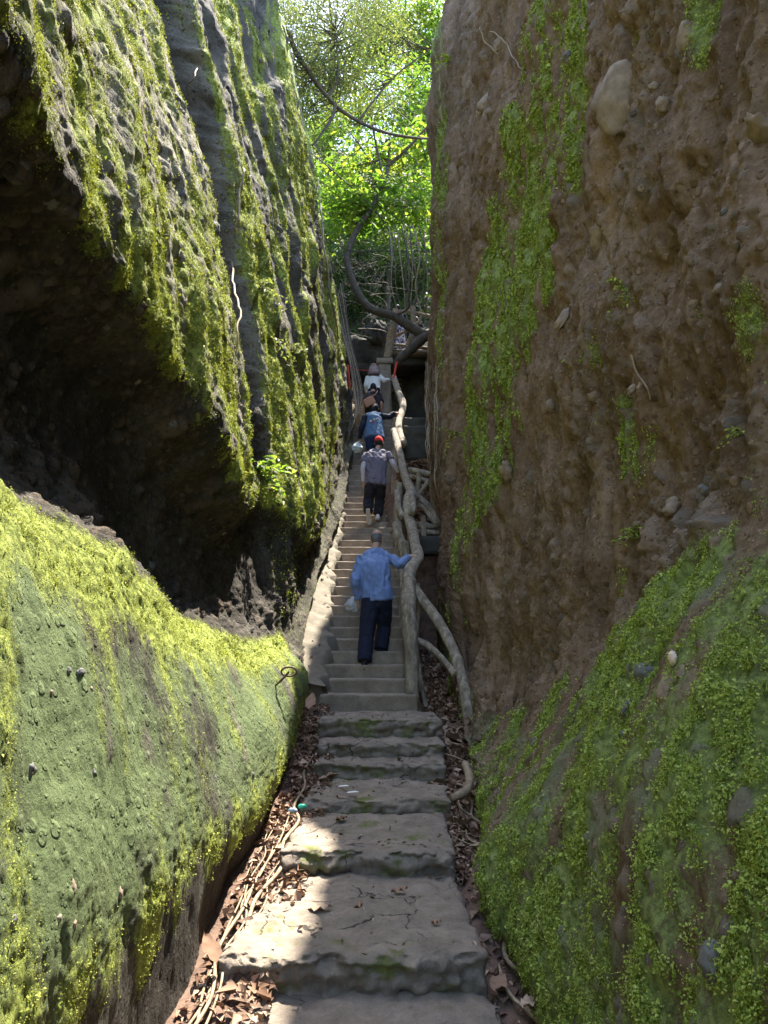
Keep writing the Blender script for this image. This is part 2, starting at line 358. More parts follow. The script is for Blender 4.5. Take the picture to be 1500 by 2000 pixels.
def grid_faces(nr, nc, flip):
    i = np.arange(nr - 1)[:, None] * nc + np.arange(nc - 1)[None]; F = np.stack([i, i + 1, i + nc + 1, i + nc], -1).reshape(-1, 4)
    return F[:, ::-1] if flip else F

YL = [-4, 1, 3, 5, 6.9, 7.35, 8.0, 8.5, 8.85, 9.5, 10.2, 11, 12, 13, 14, 15.5, 17, 19, 21]; YL_base = YL
def I(*p): return pchip([q[0] for q in p], [q[1] for q in p], np.array(YL, float))
gl = gL(np.array(YL))
bx = I((-4, -.9), (1, -.85), (3, -.82), (5, -.78), (7, -.76), (8.5, -.86), (9.5, -.98), (10.2, -1.0), (11, -1.0), (12, -.97), (13, -.92), (14, -.86), (15.5, -.8), (17, -.77), (19, -.85), (21, -1.3))
tz = I((-4, 2.5), (1, 2.35), (3, 1.97), (5, 1.68), (7, 1.52), (8.5, 1.62), (9.5, 1.9), (10.2, 2.2), (11, 2.65), (12, 3.1), (13, 3.6), (14, 4.1), (15.5, 5.2), (17, 6.3), (19, 8.3), (21, 8.9))
tx = I((-4, -1.32), (1, -1.3), (3, -1.26), (5, -1.26), (7, -1.2), (8.5, -1.12), (9.5, -1.12), (10.2, -1.12), (11, -1.1), (12, -1.05), (13, -.98), (14, -.93), (15.5, -.88), (17, -.86), (19, -.95), (21, -1.4))
oz = I((-4, 3.8), (1, 3.65), (3, 3.4), (5, 3.25), (6.9, 2.85), (8, 3.2), (8.85, 3.25), (9.5, 3.1), (10.2, 2.95), (11, 3.1), (12, 3.5), (13, 4.0), (14, 4.8), (15.5, 6.0), (17, 7.2), (19, 8.8), (21, 9.5))
ox = I((-4, -1.2), (1, -1.2), (3, -1.2), (5, -1.2), (6.9, -1.2), (8, -1.42), (8.5, -1.4), (8.85, -1.24), (9.5, -1.08), (10.2, -.98), (11, -.95), (12, -.97), (13, -.98), (14, -.98), (15.5, -.96), (17, -.95), (19, -1.05), (21, -1.5))
k1 = I((-4, .3), (5, .3), (7, .26), (8, .15), (8.85, .08), (9.5, .04), (21, .02)); k2 = I((-4, .46), (5, .46), (6.9, .4), (8, .12), (8.85, .12), (10.2, .12), (12, .06), (21, .02))
L = [(gl - .5, bx - .05), (gl - .02, bx - .12), (gl + np.interp(YL, [3, 4.5, 6], [.58, .4, .3]), bx - .04),
     (gl * .5 + tz * .5 + .05, bx * .55 + tx * .45 + .09), (tz, tx),
     (tz + np.minimum(.38, .35 * (oz - tz)), tx - k1), (tz * .3 + oz * .7, ox - k2), (oz, ox),
     (I((-4, 5.8), (5, 5.8), (6.9, 5.6), (8.5, 6), (9.5, 6.4), (11, 7), (13, 7.8), (15.5, 9), (19, 10.5), (21, 11)), I((-4, -1.85), (3, -1.82), (5, -1.76), (6.9, -1.66), (7.35, -2.0), (8.0, -2.55), (8.5, -2.5), (8.85, -1.68), (9.5, -1.62), (10.2, -1.56), (11, -1.5), (12, -1.32), (13, -1.26), (15.5, -1.22), (19, -1.28), (21, -1.7))),
     ([10] * 9 + [10.3, 10.5] + [11] * 8, I((-4, -3.2), (5, -3.15), (6.9, -3.08), (7.35, -3.3), (8.0, -3.8), (8.5, -3.75), (8.85, -2.5), (9.5, -2.45), (10.2, -2.38), (11, -2.3), (12, -1.75), (13, -1.6), (15.5, -1.55), (19, -1.5), (21, -1.9))),
     ([15] * 19, I((-4, -5), (6.9, -4.9), (8.0, -5.6), (8.5, -5.5), (8.85, -4.2), (10.2, -3.9), (12, -3.1), (14, -2.8), (19, -3), (21, -3.4))),
     ([16] * 19, [-8] * 19)]
def detail_left(P, T, S, N):
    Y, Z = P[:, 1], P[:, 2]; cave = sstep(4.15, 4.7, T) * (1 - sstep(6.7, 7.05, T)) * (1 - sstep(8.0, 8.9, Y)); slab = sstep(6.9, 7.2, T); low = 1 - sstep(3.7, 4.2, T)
    st = np.stack([P[:, 0] * .6, Y * 2.6, Z * .42 + Y * .5], 1)                       # vertical flutes
    d = .08 * fbm(P * .8 + 3, 2) + (.05 + .02 * slab) * fbm(st, 3) * (1 - .8 * low)
    saw = ((Y * .85 + .12 * Z + 1.0 * gnoise(P * .45) + .25 * gnoise(P * 1.3)) % 1.15) / 1.15; saw = np.minimum(saw, (1 - saw) * 5)
    cl0 = sstep(7.15, 7.45, Y) * sstep(8.95, 8.65, Y) * slab; d += cl0 * (.10 * fbm(P * 2.4 + 6, 3) + .03 * fbm(P * 8, 2))
    d += slab * sstep(8.9, 9.6, Y) * .13 * (.5 - saw)
    d += .022 * fbm(P * 5 + 9, 3) * (1 - .7 * low) + .011 * fbm(P * 17, 2) * (1 - .6 * low) + .009 * np.abs(fbm(P * 34, 2)) * (1 - .5 * low)
    pit = fbm(np.stack([P[:, 0] * 2, Y * 6.5, Z * 2.4], 1) + 40, 3); d -= .085 * sstep(.38, .7, pit) * (slab + .1 * low)
    peb = np.zeros(len(P)); pv = np.zeros(len(P))
    for sc_, amp, frac in ((.24, .045, .3), (.11, .03, .4), (.06, .016, .5)):
        dist, rid, rr = cells(Y / sc_ + 5, S / sc_ * .8)
        dens = np.clip(0 * low + .22 * slab + .6 * cl0 + 1.0 * cave + .6 * sstep(8.0, 8.9, Y) * (1 - slab), 0, 1) * np.clip(.7 + 1.2 * gnoise(P * 1.1 + 70), .05, 1.4)
        R = .2 + .25 * rr; h = np.sqrt(np.clip(1 - (dist / R) ** 2, 0, 1)) * (rid < frac * dens * (1 - slab * (sc_ > .1) * .9))
        d += amp * h; peb = np.maximum(peb, np.minimum(1, 2 * h)); pv = np.where(h > 0, (rid * 37.7 + rr * 5.1) % 1, pv)
    pa = sstep(-.2, .3, fbm(np.stack([P[:, 0], Y * 1.5, Z * .5], 1) * 1.2 + 80, 3)); pb = fbm(np.stack([P[:, 0] * 2, Y * 5, Z * .9], 1) + 20, 3)
    up = np.clip(N[:, 2], 0, 1)
    rim = np.exp(-((T - 4.0) / .3) ** 2)
    lowmoss = np.clip(.1 + .4 * pa * .6 + .62 * rim + .42 * sstep(2.6, 1.95, T) * sstep(1.35, 1.7, T) + .2 * sstep(6, 8, Y) + .35 * pb, 0, 1)
    slabmoss = np.clip(.38 + .7 * pb + .25 * pa + .25 * np.exp(-((T - 7.1) / .2) ** 2), 0, 1)
    far_low = sstep(8.3, 9.0, Y) * (1 - sstep(6.7, 7.1, T))
    slab_m = sstep(6.45, 6.85, T); moss = np.clip(low * lowmoss * (1 - far_low) + (rim * .7) * (1 - far_low) + slab_m * slabmoss + .3 * far_low, 0, 1) * (1 - cave * (1 - slab_m))
    stripe = fbm(np.stack([P[:, 0], Y * 2.3, Z * .3 + Y * .4], 1) + 60, 3); moss = np.where(slab_m * sstep(8.7, 8.95, Y) > .5, np.clip(.5 + 1.2 * stripe + .4 * pb + .45 * sstep(8.3, 7.4, T) * sstep(12.5, 11.5, Y), 0, 1) * (1 - .8 * peb), moss)
    cleft = sstep(7.15, 7.45, Y + .2 * pb) * sstep(8.85, 8.65, Y) * slab; moss *= 1 - .95 * cleft
    moss *= sstep(1.5, 2.0, T + .25 * pb + .4 * sstep(4.0, 5.5, Y))
    moss *= 1 - .85 * peb
    moss = np.where(d < -.12, moss * .3, moss)
    algae = np.clip(low * (.75 + .4 * fbm(P * 1.3 + 55, 2)) * (1 - far_low) + slab * (1 - cleft) * .3 * (.8 + .5 * fbm(P * 1.5 + 5, 2)), 0, 1) * (1 - cave) * sstep(1.6, 2.1, T + .25 * pb + .4 * sstep(4.0, 5.5, Y)) * (1 - .7 * peb)
    pale = slab * (1 - cleft) * np.clip(.75 + .6 * fbm(P * 2.2 + 15, 3), 0, 1) * (1 - .55 * sstep(8.7, 9, Y)) + low * .4 * sstep(.3, .8, fbm(np.stack([P[:, 0], Y * 2, Z * 1.2], 1) * 1.3 + 33, 3))
    d += .012 * moss * np.clip(fbm(P * 30, 2) + .4, 0, 1)
    return d, dict(moss=moss, algae=algae * (1 - .6 * low * np.clip(pale * 2, 0, 1)), pebble=peb, pvar=pv, pale=np.clip(pale, 0, 1))
cnt = [8, 14, 45, 70, 40, 45, 50, 130, 130, 110, 4]
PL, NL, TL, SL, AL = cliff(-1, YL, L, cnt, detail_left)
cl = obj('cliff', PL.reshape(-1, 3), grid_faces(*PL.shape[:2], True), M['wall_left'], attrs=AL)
tag(cl, 'sunlit mossy conglomerate cliff left of the stairs', 'cliff', kind='structure')

YR = [-4, 1, 2.8, 4.5, 6, 7.5, 8.5, 9.3, 10, 11, 12, 13, 14, 15.5, 17, 19]
gr = gR(np.array(YR)); rb = np.array([.68, .64, .62, .62, .68, .78, .85, .86, .86, .9, .93, .92, .92, .95, 1.05, 1.5])
lz = np.array([2.4, 2.3, 2.16, 1.66, 1.15, .95, 1.1, 1.3, 1.5, 1.8, 2.2, 2.8, 4.2, 6, 6.5, 7]); lx = np.array([1.5, 1.47, 1.43, 1.32, 1.15, .97, .91, .88, .84, .9, .92, .9, .9, .93, 1.05, 1.5])
R = [(gr - .5, rb + .05), (gr - .02, rb + .04), (gr + .25, rb),
     (gr * .5 + lz * .5, rb * .55 + lx * .45 - np.array([.06, .06, .07, .07, .05, .03] + [0] * 10)), (lz, lx),
     (lz + .45, lx + np.array([.13, .13, .13, .16, .2, .22, .12, .04, -.02, 0, 0, 0, 0, 0, 0, 0])),
     (np.maximum(4.0, lz + .9), [1.68, 1.65, 1.6, 1.5, 1.4, 1.25, 1.08, 1.05, 1.15, 1.12, .94, .86, .87, .9, 1.05, 1.5]),
     (np.maximum(7, lz + 1.6), [1.85, 1.82, 1.75, 1.66, 1.55, 1.42, 1.24, 1.2, 1.38, 1.36, 1.08, .94, .92, .95, 1.1, 1.6]),
     ([10.5] * 16, [2.05, 2.0, 1.95, 1.88, 1.75, 1.55, 1.38, 1.36, 1.5, 1.45, 1.15, .98, 1.0, 1.1, 1.25, 1.8]),
     ([13.5] * 16, [2.45, 2.45, 2.4, 2.35, 2.35, 2.3, 2.15, 2.15, 2.1, 2.0, 1.55, 1.28, 1.3, 1.4, 1.6, 2.1]),
     ([14.4] * 16, [5] * 16)]
def detail_right(P, T, S, N):
    Y, Z = P[:, 1], P[:, 2]; low = 1 - sstep(3.85, 4.2, T); hi = 1 - low
    st = np.stack([P[:, 0] * .6, Y * 2.4, Z * .4 + Y * .25], 1)
    d = .10 * fbm(P * .75 + 13, 2) + .055 * fbm(st, 3) * (hi + .4) + .024 * fbm(P * 4 + 2, 3) + .014 * fbm(P * 14, 2) + .01 * np.abs(fbm(P * 30, 2)) - .05 * hi * np.clip(1 - 5 * np.abs(fbm(np.stack([P[:, 0], Y * 1.6, Z * .8], 1) * 1.1 + 44, 3)), 0, 1)
    pit = fbm(np.stack([P[:, 0] * 2, Y * 3.5, Z * 1.5], 1) + 90, 3); d -= .08 * sstep(.45, .85, pit)
    peb = np.zeros(len(P)); pv = np.zeros(len(P)); nearhi = sstep(6.5, 4.5, Y) * hi
    for sc_, amp, frac in ((.26, .04, .14), (.13, .028, .3), (.07, .02, .42), (.042, .012, .5)):
        dist, rid, rr = cells(Y / sc_ + 9, S / sc_ * .85 + 3)
        dens = (1 - low * (sc_ > .2)) * np.clip(.2 * low + .3 * hi + .5 * nearhi, 0, 1) * np.clip(.6 + 1.3 * gnoise(P * 1.0 + 33), .03, 1.4)
        Rr = .2 + .28 * rr; h = np.sqrt(np.clip(1 - (dist / Rr) ** 2, 0, 1)) * (rid < frac * dens)
        d += amp * h; peb = np.maximum(peb, np.minimum(1, 2 * h)); pv = np.where(h > 0, (rid * 37.7 + rr * 5.1) % 1, pv)
    pa = fbm(np.stack([P[:, 0], Y * 1.4, Z * .7], 1) * 1.3 + 21, 3); pb = fbm(np.stack([P[:, 0] * 2, Y * 5, Z * .8], 1) + 4, 3)
    lowm = np.clip(.42 + .75 * pa + .6 * pb + .22 * sstep(5.5, 3.5, Y), 0, 1) * sstep(1.05, 1.4, T)
    yhi = np.interp(Z, [5, 6.3, 7.6, 9], [9.2, 8.8, 6.9, 6.3]) + .3 * fbm(P * 1.6 + 18, 2); ylo = np.interp(Z, [2.6, 3.6, 4.8, 5.5, 6, 8], [8.4, 7.2, 6.2, 5.1, 4.8, 4.6]) + .5 * fbm(P * 1.6 + 8, 2)
    band = sstep(ylo - .25, ylo + .35, Y) * sstep(yhi + .2, yhi - .4, Y) * sstep(2.2, 3.0, Z) * 1.1            # mossy arris
    band = np.maximum(band, .8 * np.exp(-((Y - 12.6) / .5) ** 2) * sstep(4, 7, Z))
    band = np.maximum(band, .75 * np.exp(-((Y - 9.6) / .5) ** 2) * sstep(1.5, 2, Z) * sstep(4.5, 3.5, Z))
    patch = sstep(.25, .7, fbm(P * .9 + 61, 2)) * sstep(6.3, 5, Y) * sstep(7, 4.5, Z)
    moss = np.clip(low * lowm * (.45 + .55 * sstep(8.3, 6.5, Y)) + hi * (band * (.6 + 1.2 * pb) + .7 * patch * (.5 + pb)), 0, 1) * (1 - .8 * peb)
    algae = np.clip(low * (.5 + .6 * fbm(P * 1.5 + 5, 2)) * sstep(1.2, 1.6, T) + .3 * hi * patch, 0, 1)
    d += .015 * moss * np.clip(fbm(P * 30, 2) + .4, 0, 1)
    return d, dict(moss=moss, algae=algae, pebble=peb, pvar=pv, pale=np.zeros(len(P)))
cnt = [8, 14, 60, 75, 35, 110, 120, 110, 80, 4]
PR, NR, TR, SR, AR = cliff(1, YR, R, cnt, detail_right)
cr = obj('cliff', PR.reshape(-1, 3), grid_faces(*PR.shape[:2], False), M['wall_right'], attrs=AR)
tag(cr, 'shaded brown conglomerate cliff right of the stairs', 'cliff', kind='structure')

def moss_mesh(P, N, A, count, m, name, label, seed, s0, zmax, ymax=14, thr=.35):
    r = np.random.default_rng(seed); Pf = P.reshape(-1, 3); Nf = N.reshape(-1, 3); k = A['moss'].copy()
    area = np.linalg.norm(np.cross(np.gradient(P, axis=0), np.gradient(P, axis=1)), axis=-1).ravel()
    Y = np.clip(Pf[:, 1], 1.5, 99); inview = (Pf[:, 1] > 1.6) & (Pf[:, 1] < ymax) & (Pf[:, 2] < 1.9 + .98 * Pf[:, 1]) & (Pf[:, 2] < zmax)
    clump = np.clip(.4 + 1.8 * fbm(Pf * 9 + seed, 2), 0, 1)
    wgt = np.clip(k - thr, 0, 1) * clump * area / Y ** 1.5 * inview; wgt /= wgt.sum()
    i = r.choice(len(Pf), count, p=wgt)
    C = Pf[i] + Nf[i] * (r.random(count)[:, None] ** 2 * .02 + .002) + r.normal(size=(count, 3)) * .006
    n = Nf[i] + r.normal(size=(count, 3)) * .55 + [0, 0, .3]
    s = s0 * (.5 + r.random(count)) * np.clip(Pf[i, 1] / 3.5, .8, 3.0) * np.exp(.35 * r.normal(size=count))
    V, F, var = leaves(C, n, s, s * .7, seed)
    return tag(obj(name, V, F, m, attrs=dict(var=var), smooth=False), label, 'moss', kind='stuff')
AM = dict(AL); AM['moss'] = AL['moss'] * (1 - .45 * (TL.ravel() < 4.3))
moss_mesh(PL, NL, AM, 280000, M['moss_left'], 'moss', 'short yellow green moss on the left cliff', 3, .0055, 12, 17, .15)
moss_mesh(PR, NR, AR, 280000, M['moss_right'], 'moss', 'leafy bright green moss on the right cliff', 4, .0082, 11, 13, .2)
# ------------------------------------------------------------ ground
xs = np.concatenate([np.linspace(-30, -3, 14), np.linspace(-2.6, 2.6, 66), np.linspace(3, 30, 14)]); ys = np.concatenate([np.linspace(-6, 1.5, 8), np.linspace(1.6, 9, 150), np.linspace(9.1, 24, 110), np.linspace(24.5, 70, 50)])
GX, GY = np.meshgrid(xs, ys); lr = sstep(-.1, .1, GX)
GZ = gL(GY) * (1 - lr) + gR(GY) * lr - .25 * np.exp(-((GX + .1) / .42) ** 4) * sstep(10, 8.6, GY) - .45 * np.exp(-((GX + .25) / .62) ** 4) * sstep(8.4, 9, GY)
hill = 8.4 + np.clip(GY - 21, 0, 50) * .8 + .5 * np.abs(GX); hl = sstep(19.2, 21.5, GY); GZ = GZ * (1 - hl) + hill * hl
q = np.stack([GX, GY, GZ], -1).reshape(-1, 3); q[:, 2] += (.03 * fbm(q * 3, 3) + .012 * fbm(q * 14, 2)) + np.where(q[:, 1] > 20, .6 * fbm(q * .5, 2), 0)
g = obj('ground', q, grid_faces(len(ys), len(xs), False), M['soil']); g['kind'] = 'structure'
g.data.materials.append(M['hill']); cy = np.repeat((ys[:-1] > 20.2).astype(np.int32), len(xs) - 1); g.data.polygons.foreach_set('material_index', cy)
# ------------------------------------------------------------ stone steps
STEPS = [(1.2, 3.95, 0.0, -.72, .5, -.72, .5, 'nearest pale stone slab at the bottom of the path'),
         (3.81, 5.15, .166, -.76, .48, -.63, .43, 'broad cracked stone step with a thick mossy lumpy front'),
         (5.02, 6.25, .305, -.65, .44, -.6, .46, 'stone step half in sunlight with a knobbly broken front'),
         (6.11, 7.2, .386, -.63, .5, -.6, .53, 'flat stone step cracked across its middle with paper scraps'),
         (7.06, 7.65, .516, -.62, .54, -.62, .55, 'narrow dark stone step below the two mossy ones'),
         (7.485, 8.1, .636, -.62, .57, -.64, .57, 'mossy stone step second below the concrete flight'),
         (7.95, 8.86, .805, -.66, .58, -.68, .56, 'mossy stone step directly below the concrete flight')]
for k, (y0, y1, z, xa, xb, xc, xd, lab) in enumerate(STEPS):
    def tp(V, P, xa=xa, xb=xb, xc=xc, xd=xd): return (xa * (1 - V[:, 0]) + xb * V[:, 0]) * (1 - V[:, 1]) + (xc * (1 - V[:, 0]) + xd * V[:, 0]) * V[:, 1]
    V, F = block(xa, xb, y0, y1, z - .42, z, .014 if k < 3 else .018, .02, .045 if k < 4 else .035, k + 1, tp, 7)
    fr = np.clip(1 - (V[:, 1] - y0) / .1, 0, 1) * np.clip((z - V[:, 2]) / .05, 0, 1)
    V[:, 1] -= (V[:, 1] < y0 + .12) * (.035 * fbm(V * 6 + k, 3) + .028 * fbm(V * 17 + k, 3)); V[:, 2] += .014 * fbm(V * 2.2 + 3 * k, 3) + .006 * fbm(V * 18, 2)
    lay = np.round((V[:, 2] + .05 * fbm(V * 3 + k, 2)) / .035); V[:, 1] += (V[:, 1] < y0 + .12) * .012 * np.sin(lay * 2.3 + k)
    tag(obj('stone_step', V, F, M['stone']), lab, 'step', 'stone steps at the foot of the stairs')
# ------------------------------------------------------------ concrete stairway
stair = thing('stairway', 'steep concrete stairway with a plastered ramp along its left edge', 'stairway', (-.2, 8.83, .8))
def sxl(Y): return np.interp(Y, [8.83, 10, 12, 14.2, 20], [-.66, -.68, -.78, -.78, -.8])
def sxr(Y): return np.interp(Y, [8.83, 9.2, 12, 14.2, 20], [.30, .27, .28, .23, .2])
for k in range(N_ST):
    y = step_y(k); z = step_z(k); y1 = step_y(k + 1) + .12 if k < N_ST - 1 else y + 1.6
    xl = sxl(y) - .22 if k else -.73; xr = sxr(y) if k else .38
    V, F = block(xl, xr, y, y1, z - (.5 if k else .3), z, .035, .006, .02, 30 + k, None, 6)
    lip = np.clip(1 - (V[:, 1] - y) / .03, 0, 1) * np.clip((z - V[:, 2]) / .04, 0, 1); V[:, 1] += .018 * lip * (V[:, 2] > z - .3)
    obj('step', V, F, M['concrete'], stair)
# plastered ramp: slopes with the flight, its right edge running out over each tread in a scallop
nA, nB = 26 * 12, 12; ry = np.linspace(8.95, 19.2, nA); V = []
for y in ry:
    k = (y - ST_Y0) / .3 if y < 14.23 else 18 + (y - 14.23) / .2; fk = k - math.floor(k)
    edge = sxl(y) - .03 + .11 * (1 - fk) ** 1.5 * (.7 + .5 * math.sin(k * 2.1)) + .02 * math.sin(k * 5)
    wl = pchip(YL_base, bx, np.array([y]))[0] - .15; zz = nose(y)
    for j in range(nB + 1):
        t = j / nB; x = wl * (1 - t) + edge * t; V.append((x, y, zz + .05 + .10 * (1 - t) ** 2 - .03 * t - (.16 if j == nB else 0)))
V = np.array(V); V[:, 2] += .012 * fbm(V * 3, 3) + .003 * fbm(V * 18, 2)
obj('ramp', V, grid_faces(nA, nB + 1, False)[:, ::-1], M['ramp'], stair)
# ------------------------------------------------------------ helpers that find real surface points
def to_px(P):
    d = P - np.array([0, 0, EYE]); dep = d[..., 1] * CP + d[..., 2] * SP; up = -d[..., 1] * SP + d[..., 2] * CP
    return 750 + FPX * d[..., 0] / dep, 1000 - FPX * up / dep, dep
_px = {}
def surf(side, px, py):
    """point and normal of the cliff surface in that direction"""
    P, N = (PL, NL) if side < 0 else (PR, NR)
    if side not in _px: _px[side] = [a.ravel() for a in to_px(P)]
    X, Y, D = _px[side]; e = np.hypot(X - px, Y - py) + 1e6 * (D < .5)
    c = np.where(e < max(4, e.min() * 1.5))[0]; i = c[np.argmin(D[c])]
    return P.reshape(-1, 3)[i], N.reshape(-1, 3)[i]
def ground_z(X, Y):
    X = np.asarray(X, float); Y = np.asarray(Y, float); lr = sstep(-.1, .1, X)
    z = gL(Y) * (1 - lr) + gR(Y) * lr
    hz = 8.4 + np.clip(Y - 21, 0, 50) * .8 + .5 * np.abs(X); h = sstep(19.2, 21.5, Y); z = z * (1 - h) + hz * h
    q = np.stack([X, Y, z], -1).reshape(-1, 3)
    return z + (.03 * fbm(q * 3, 3) + .012 * fbm(q * 14, 2) + np.where(q[:, 1] > 20, .6 * fbm(q * .5, 2), 0)).reshape(z.shape)
def rail_y(py):
    """distance at which a point 1.05 m above the stairs is seen at image height py"""
    v = (1000 - py) / FPX; k = (SP + v * CP) / (CP - v * SP); Y = np.linspace(8.9, 19, 800)
    return float(Y[np.argmin(np.abs(EYE + k * Y - (nose(Y) + 1.05)))])
def rp(px, py, dy=0.0): return at(px, py, rail_y(py) + dy)

# ------------------------------------------------------------ log railing along the right edge of the stairway
rl = thing('log_railing', 'grey log handrail on posts climbing the right side of the stairway', 'railing', at(803, 1390, 8.95))
def log(name, pts, R, parent, seed, seg=12, rough=.15, m='log', n=None, rf=3.5):
    V, F = tube(pts, R, seg, n or max(14, len(pts) * 14), rough, seed, rf=rf); return obj(name, V, F, M[m], parent)
log('leg', [at(918, 1425, 8.2), at(914, 1380, 8.35), at(904, 1330, 8.55), at(884, 1268, 8.85), at(852, 1207, 9.15), at(820, 1166, 9.35), at(800, 1142, 9.45)], [.075, .07, .062, .066, .064, .066, .07], rl, 1)
log('handrail', [at(800, 1146, 9.45), at(797, 1130, 9.5), rp(803, 1112), rp(816, 1090), rp(809, 1055), rp(800, 1015), rp(797, 985), rp(803, 962)], [.075, .08, .08, .085, .075, .08, .085, .09], rl, 2)
log('handrail', [rp(807, 972, .05), rp(797, 946), rp(789, 925), rp(785, 912)], [.085, .08, .072, .07], rl, 3)
log('handrail', [rp(789, 922, .1), rp(783, 895), rp(777, 872), rp(772, 850), rp(770, 842)], [.075, .07, .075, .07, .075], rl, 4)
log('handrail', [rp(788, 868, .05), rp(780, 845), rp(779, 825), rp(785, 803), rp(786, 788), rp(779, 768), rp(773, 750), rp(769, 736)], [.08, .085, .07, .08, .085, .08, .08, .07], rl, 5)
log('post', [at(805, 1395, 8.97), at(804, 1300, 9.0), at(801, 1210, 9.1), at(801, 1135, 9.45)], [.085, .08, .078, .082], rl, 6, 14)
for i, (px, Y, r, lean) in enumerate([(790, 10.7, .085, .02), (783, 12.1, .08, -.02), (777, 13.4, .08, .0), (771, 14.9, .07, .0), (768, 16.3, .07, .02)]):
    x = at(px, 1000, Y)[0] * 1.0; zb = nose(Y) - .35
    log('post', [(x - .03, Y, zb), (x + lean, Y, zb + .6), (x + .02, Y, zb + 1.15), (x + .02, Y, nose(Y) + 1.0)], [r * 1.1, r, r, r * .9], rl, 11 + i)
log('brace', [at(806, 1248, 9.15), at(832, 1258, 9.05), at(862, 1284, 8.85), at(890, 1318, 8.6)], [.04, .042, .036, .04], rl, 21)
log('brace', [at(772, 1022, 11.2), at(776, 1038, 11.1), at(786, 1060, 11.0), at(789, 1085, 10.8)], [.05, .055, .06, .06], rl, 22)
log('brace', [at(776, 960, 12.3), at(778, 990, 12.0), at(786, 1010, 11.7)], [.045, .05, .05], rl, 23)
log('brace', [at(795, 1010, 11.6), at(806, 1000, 11.3), at(806, 975, 11.5)], [.05, .05, .05], rl, 24)
log('brace', [at(815, 1140, 9.5), at(819, 1180, 9.5), at(812, 1250, 9.35), at(822, 1330, 9.2), at(832, 1380, 9.2)], [.03, .028, .03, .026, .028], rl, 25)
log('rail', [at(786, 1110, 10.5), at(790, 1170, 9.8), at(796, 1260, 9.2)], [.045, .05, .045], rl, 26)
log('rail', [at(774, 960, 13.2), at(779, 1020, 11.8), at(784, 1080, 10.9)], [.04, .045, .04], rl, 27)

# branch fence across the gap to the right cliff, on its beam
bf = thing('branch_fence', 'low fence of forked grey branches bridging the gap beside the stairs', 'fence', at(836, 1044, 12.9))
for nm, pts, r in [('rail', [(798, 917), (818, 921), (839, 926)], .045), ('rail', [(800, 930), (820, 934), (836, 941)], .04), ('post', [(818, 922), (817, 945), (813, 968)], .04),
                   ('brace', [(836, 936), (828, 952), (814, 968)], .03), ('brace', [(813, 968), (830, 982), (846, 1003), (856, 1024)], .05), ('brace', [(813, 985), (828, 992), (840, 1008), (850, 1022)], .04),
                   ('rail', [(808, 1024), (826, 1026), (843, 1028), (858, 1024)], .05), ('rail', [(808, 1037), (832, 1039), (858, 1041)], .045), ('post', [(827, 1007), (827, 1028), (828, 1047)], .045)]:
    log(nm, [at(px, py, 12.75 if nm != 'rail' else 12.8) for px, py in pts], [r] * len(pts), bf, random.random() * 90, 10)
x0 = at(803, 1060, 12.7)[0]; zt = at(830, 1046, 12.6)[2]
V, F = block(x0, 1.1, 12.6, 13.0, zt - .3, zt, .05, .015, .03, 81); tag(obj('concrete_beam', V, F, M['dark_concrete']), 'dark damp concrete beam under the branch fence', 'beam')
for k, (y, py, lab) in enumerate([(15.5, 842, 'lower damp green concrete block beside the upper stairs'), (15.9, 826, 'upper damp green concrete block beside the upper stairs')]):
    a = at(788, py, y)
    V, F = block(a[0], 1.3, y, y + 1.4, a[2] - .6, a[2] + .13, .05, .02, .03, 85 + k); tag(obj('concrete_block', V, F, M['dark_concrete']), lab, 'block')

# landing, its pillar and railing
LZ = at(800, 684, 20)[2]
ld = thing('landing', 'pale concrete landing slab high above the stairs on the right', 'landing', (1.0, 20.2, LZ))
V, F = block(.15, 2.3, 19.9, 22.6, LZ - .17, LZ, .06, .012, .02, 91); obj('deck', V, F, M['ramp'], ld)
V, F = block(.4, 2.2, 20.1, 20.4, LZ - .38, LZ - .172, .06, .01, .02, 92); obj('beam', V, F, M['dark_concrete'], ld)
pl = thing('pillar', 'square concrete pillar standing at the top of the handrail', 'pillar', at(750, 805, 18.6))
a = at(737, 805, 18.6); b = at(764, 710, 18.6); V, F = block(a[0], b[0], 18.6, 18.95, a[2] - .5, b[2], .05, .008, .03, 93); obj('shaft', V, F, M['concrete'], pl)
V, F = block(a[0] - .03, b[0] + .05, 18.57, 19.0, b[2] + .002, b[2] + .16, .05, .008, .03, 94); obj('cap', V, F, M['concrete'], pl)
lr_ = thing('landing_railing', 'forked branch railing along the edge of the high landing', 'railing', (.3, 19.8, LZ))
for nm, pts, r in [('post', [(757, 700), (762, 670), (768, 635), (774, 606)], .12), ('handrail', [(775, 609), (800, 608), (820, 613), (842, 618)], .05), ('rail', [(764, 672), (790, 675), (842, 681)], .045),
                   ('post', [(806, 600), (808, 630), (806, 655), (797, 675)], .085), ('brace', [(768, 657), (785, 650), (805, 640)], .04), ('brace', [(775, 622), (790, 636), (803, 650)], .035), ('brace', [(826, 612), (818, 628), (806, 642)], .04)]:
    log(nm, [at(px, py, 19.75) for px, py in pts], [r] * len(pts), lr_, random.random() * 90, 10, m='root')  # paler root material stands in for light on this railing

# dark rocks at the head of the gully
def rock(label, c, r, seed, m='boulder', noise=.35, name='boulder', parent=None, fr=1.6, nu=30):
    V, F = blob(c, r, nu, nu + 12, noise, fr, seed); return tag(obj(name, V, F, M[m]), label, 'rock')
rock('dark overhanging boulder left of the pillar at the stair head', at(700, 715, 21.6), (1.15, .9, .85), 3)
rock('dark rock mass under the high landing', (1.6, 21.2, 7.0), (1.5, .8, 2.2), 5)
rock('mossy green rock leaning against the pillar', at(738, 655, 21.0), (.28, .4, .5), 6)

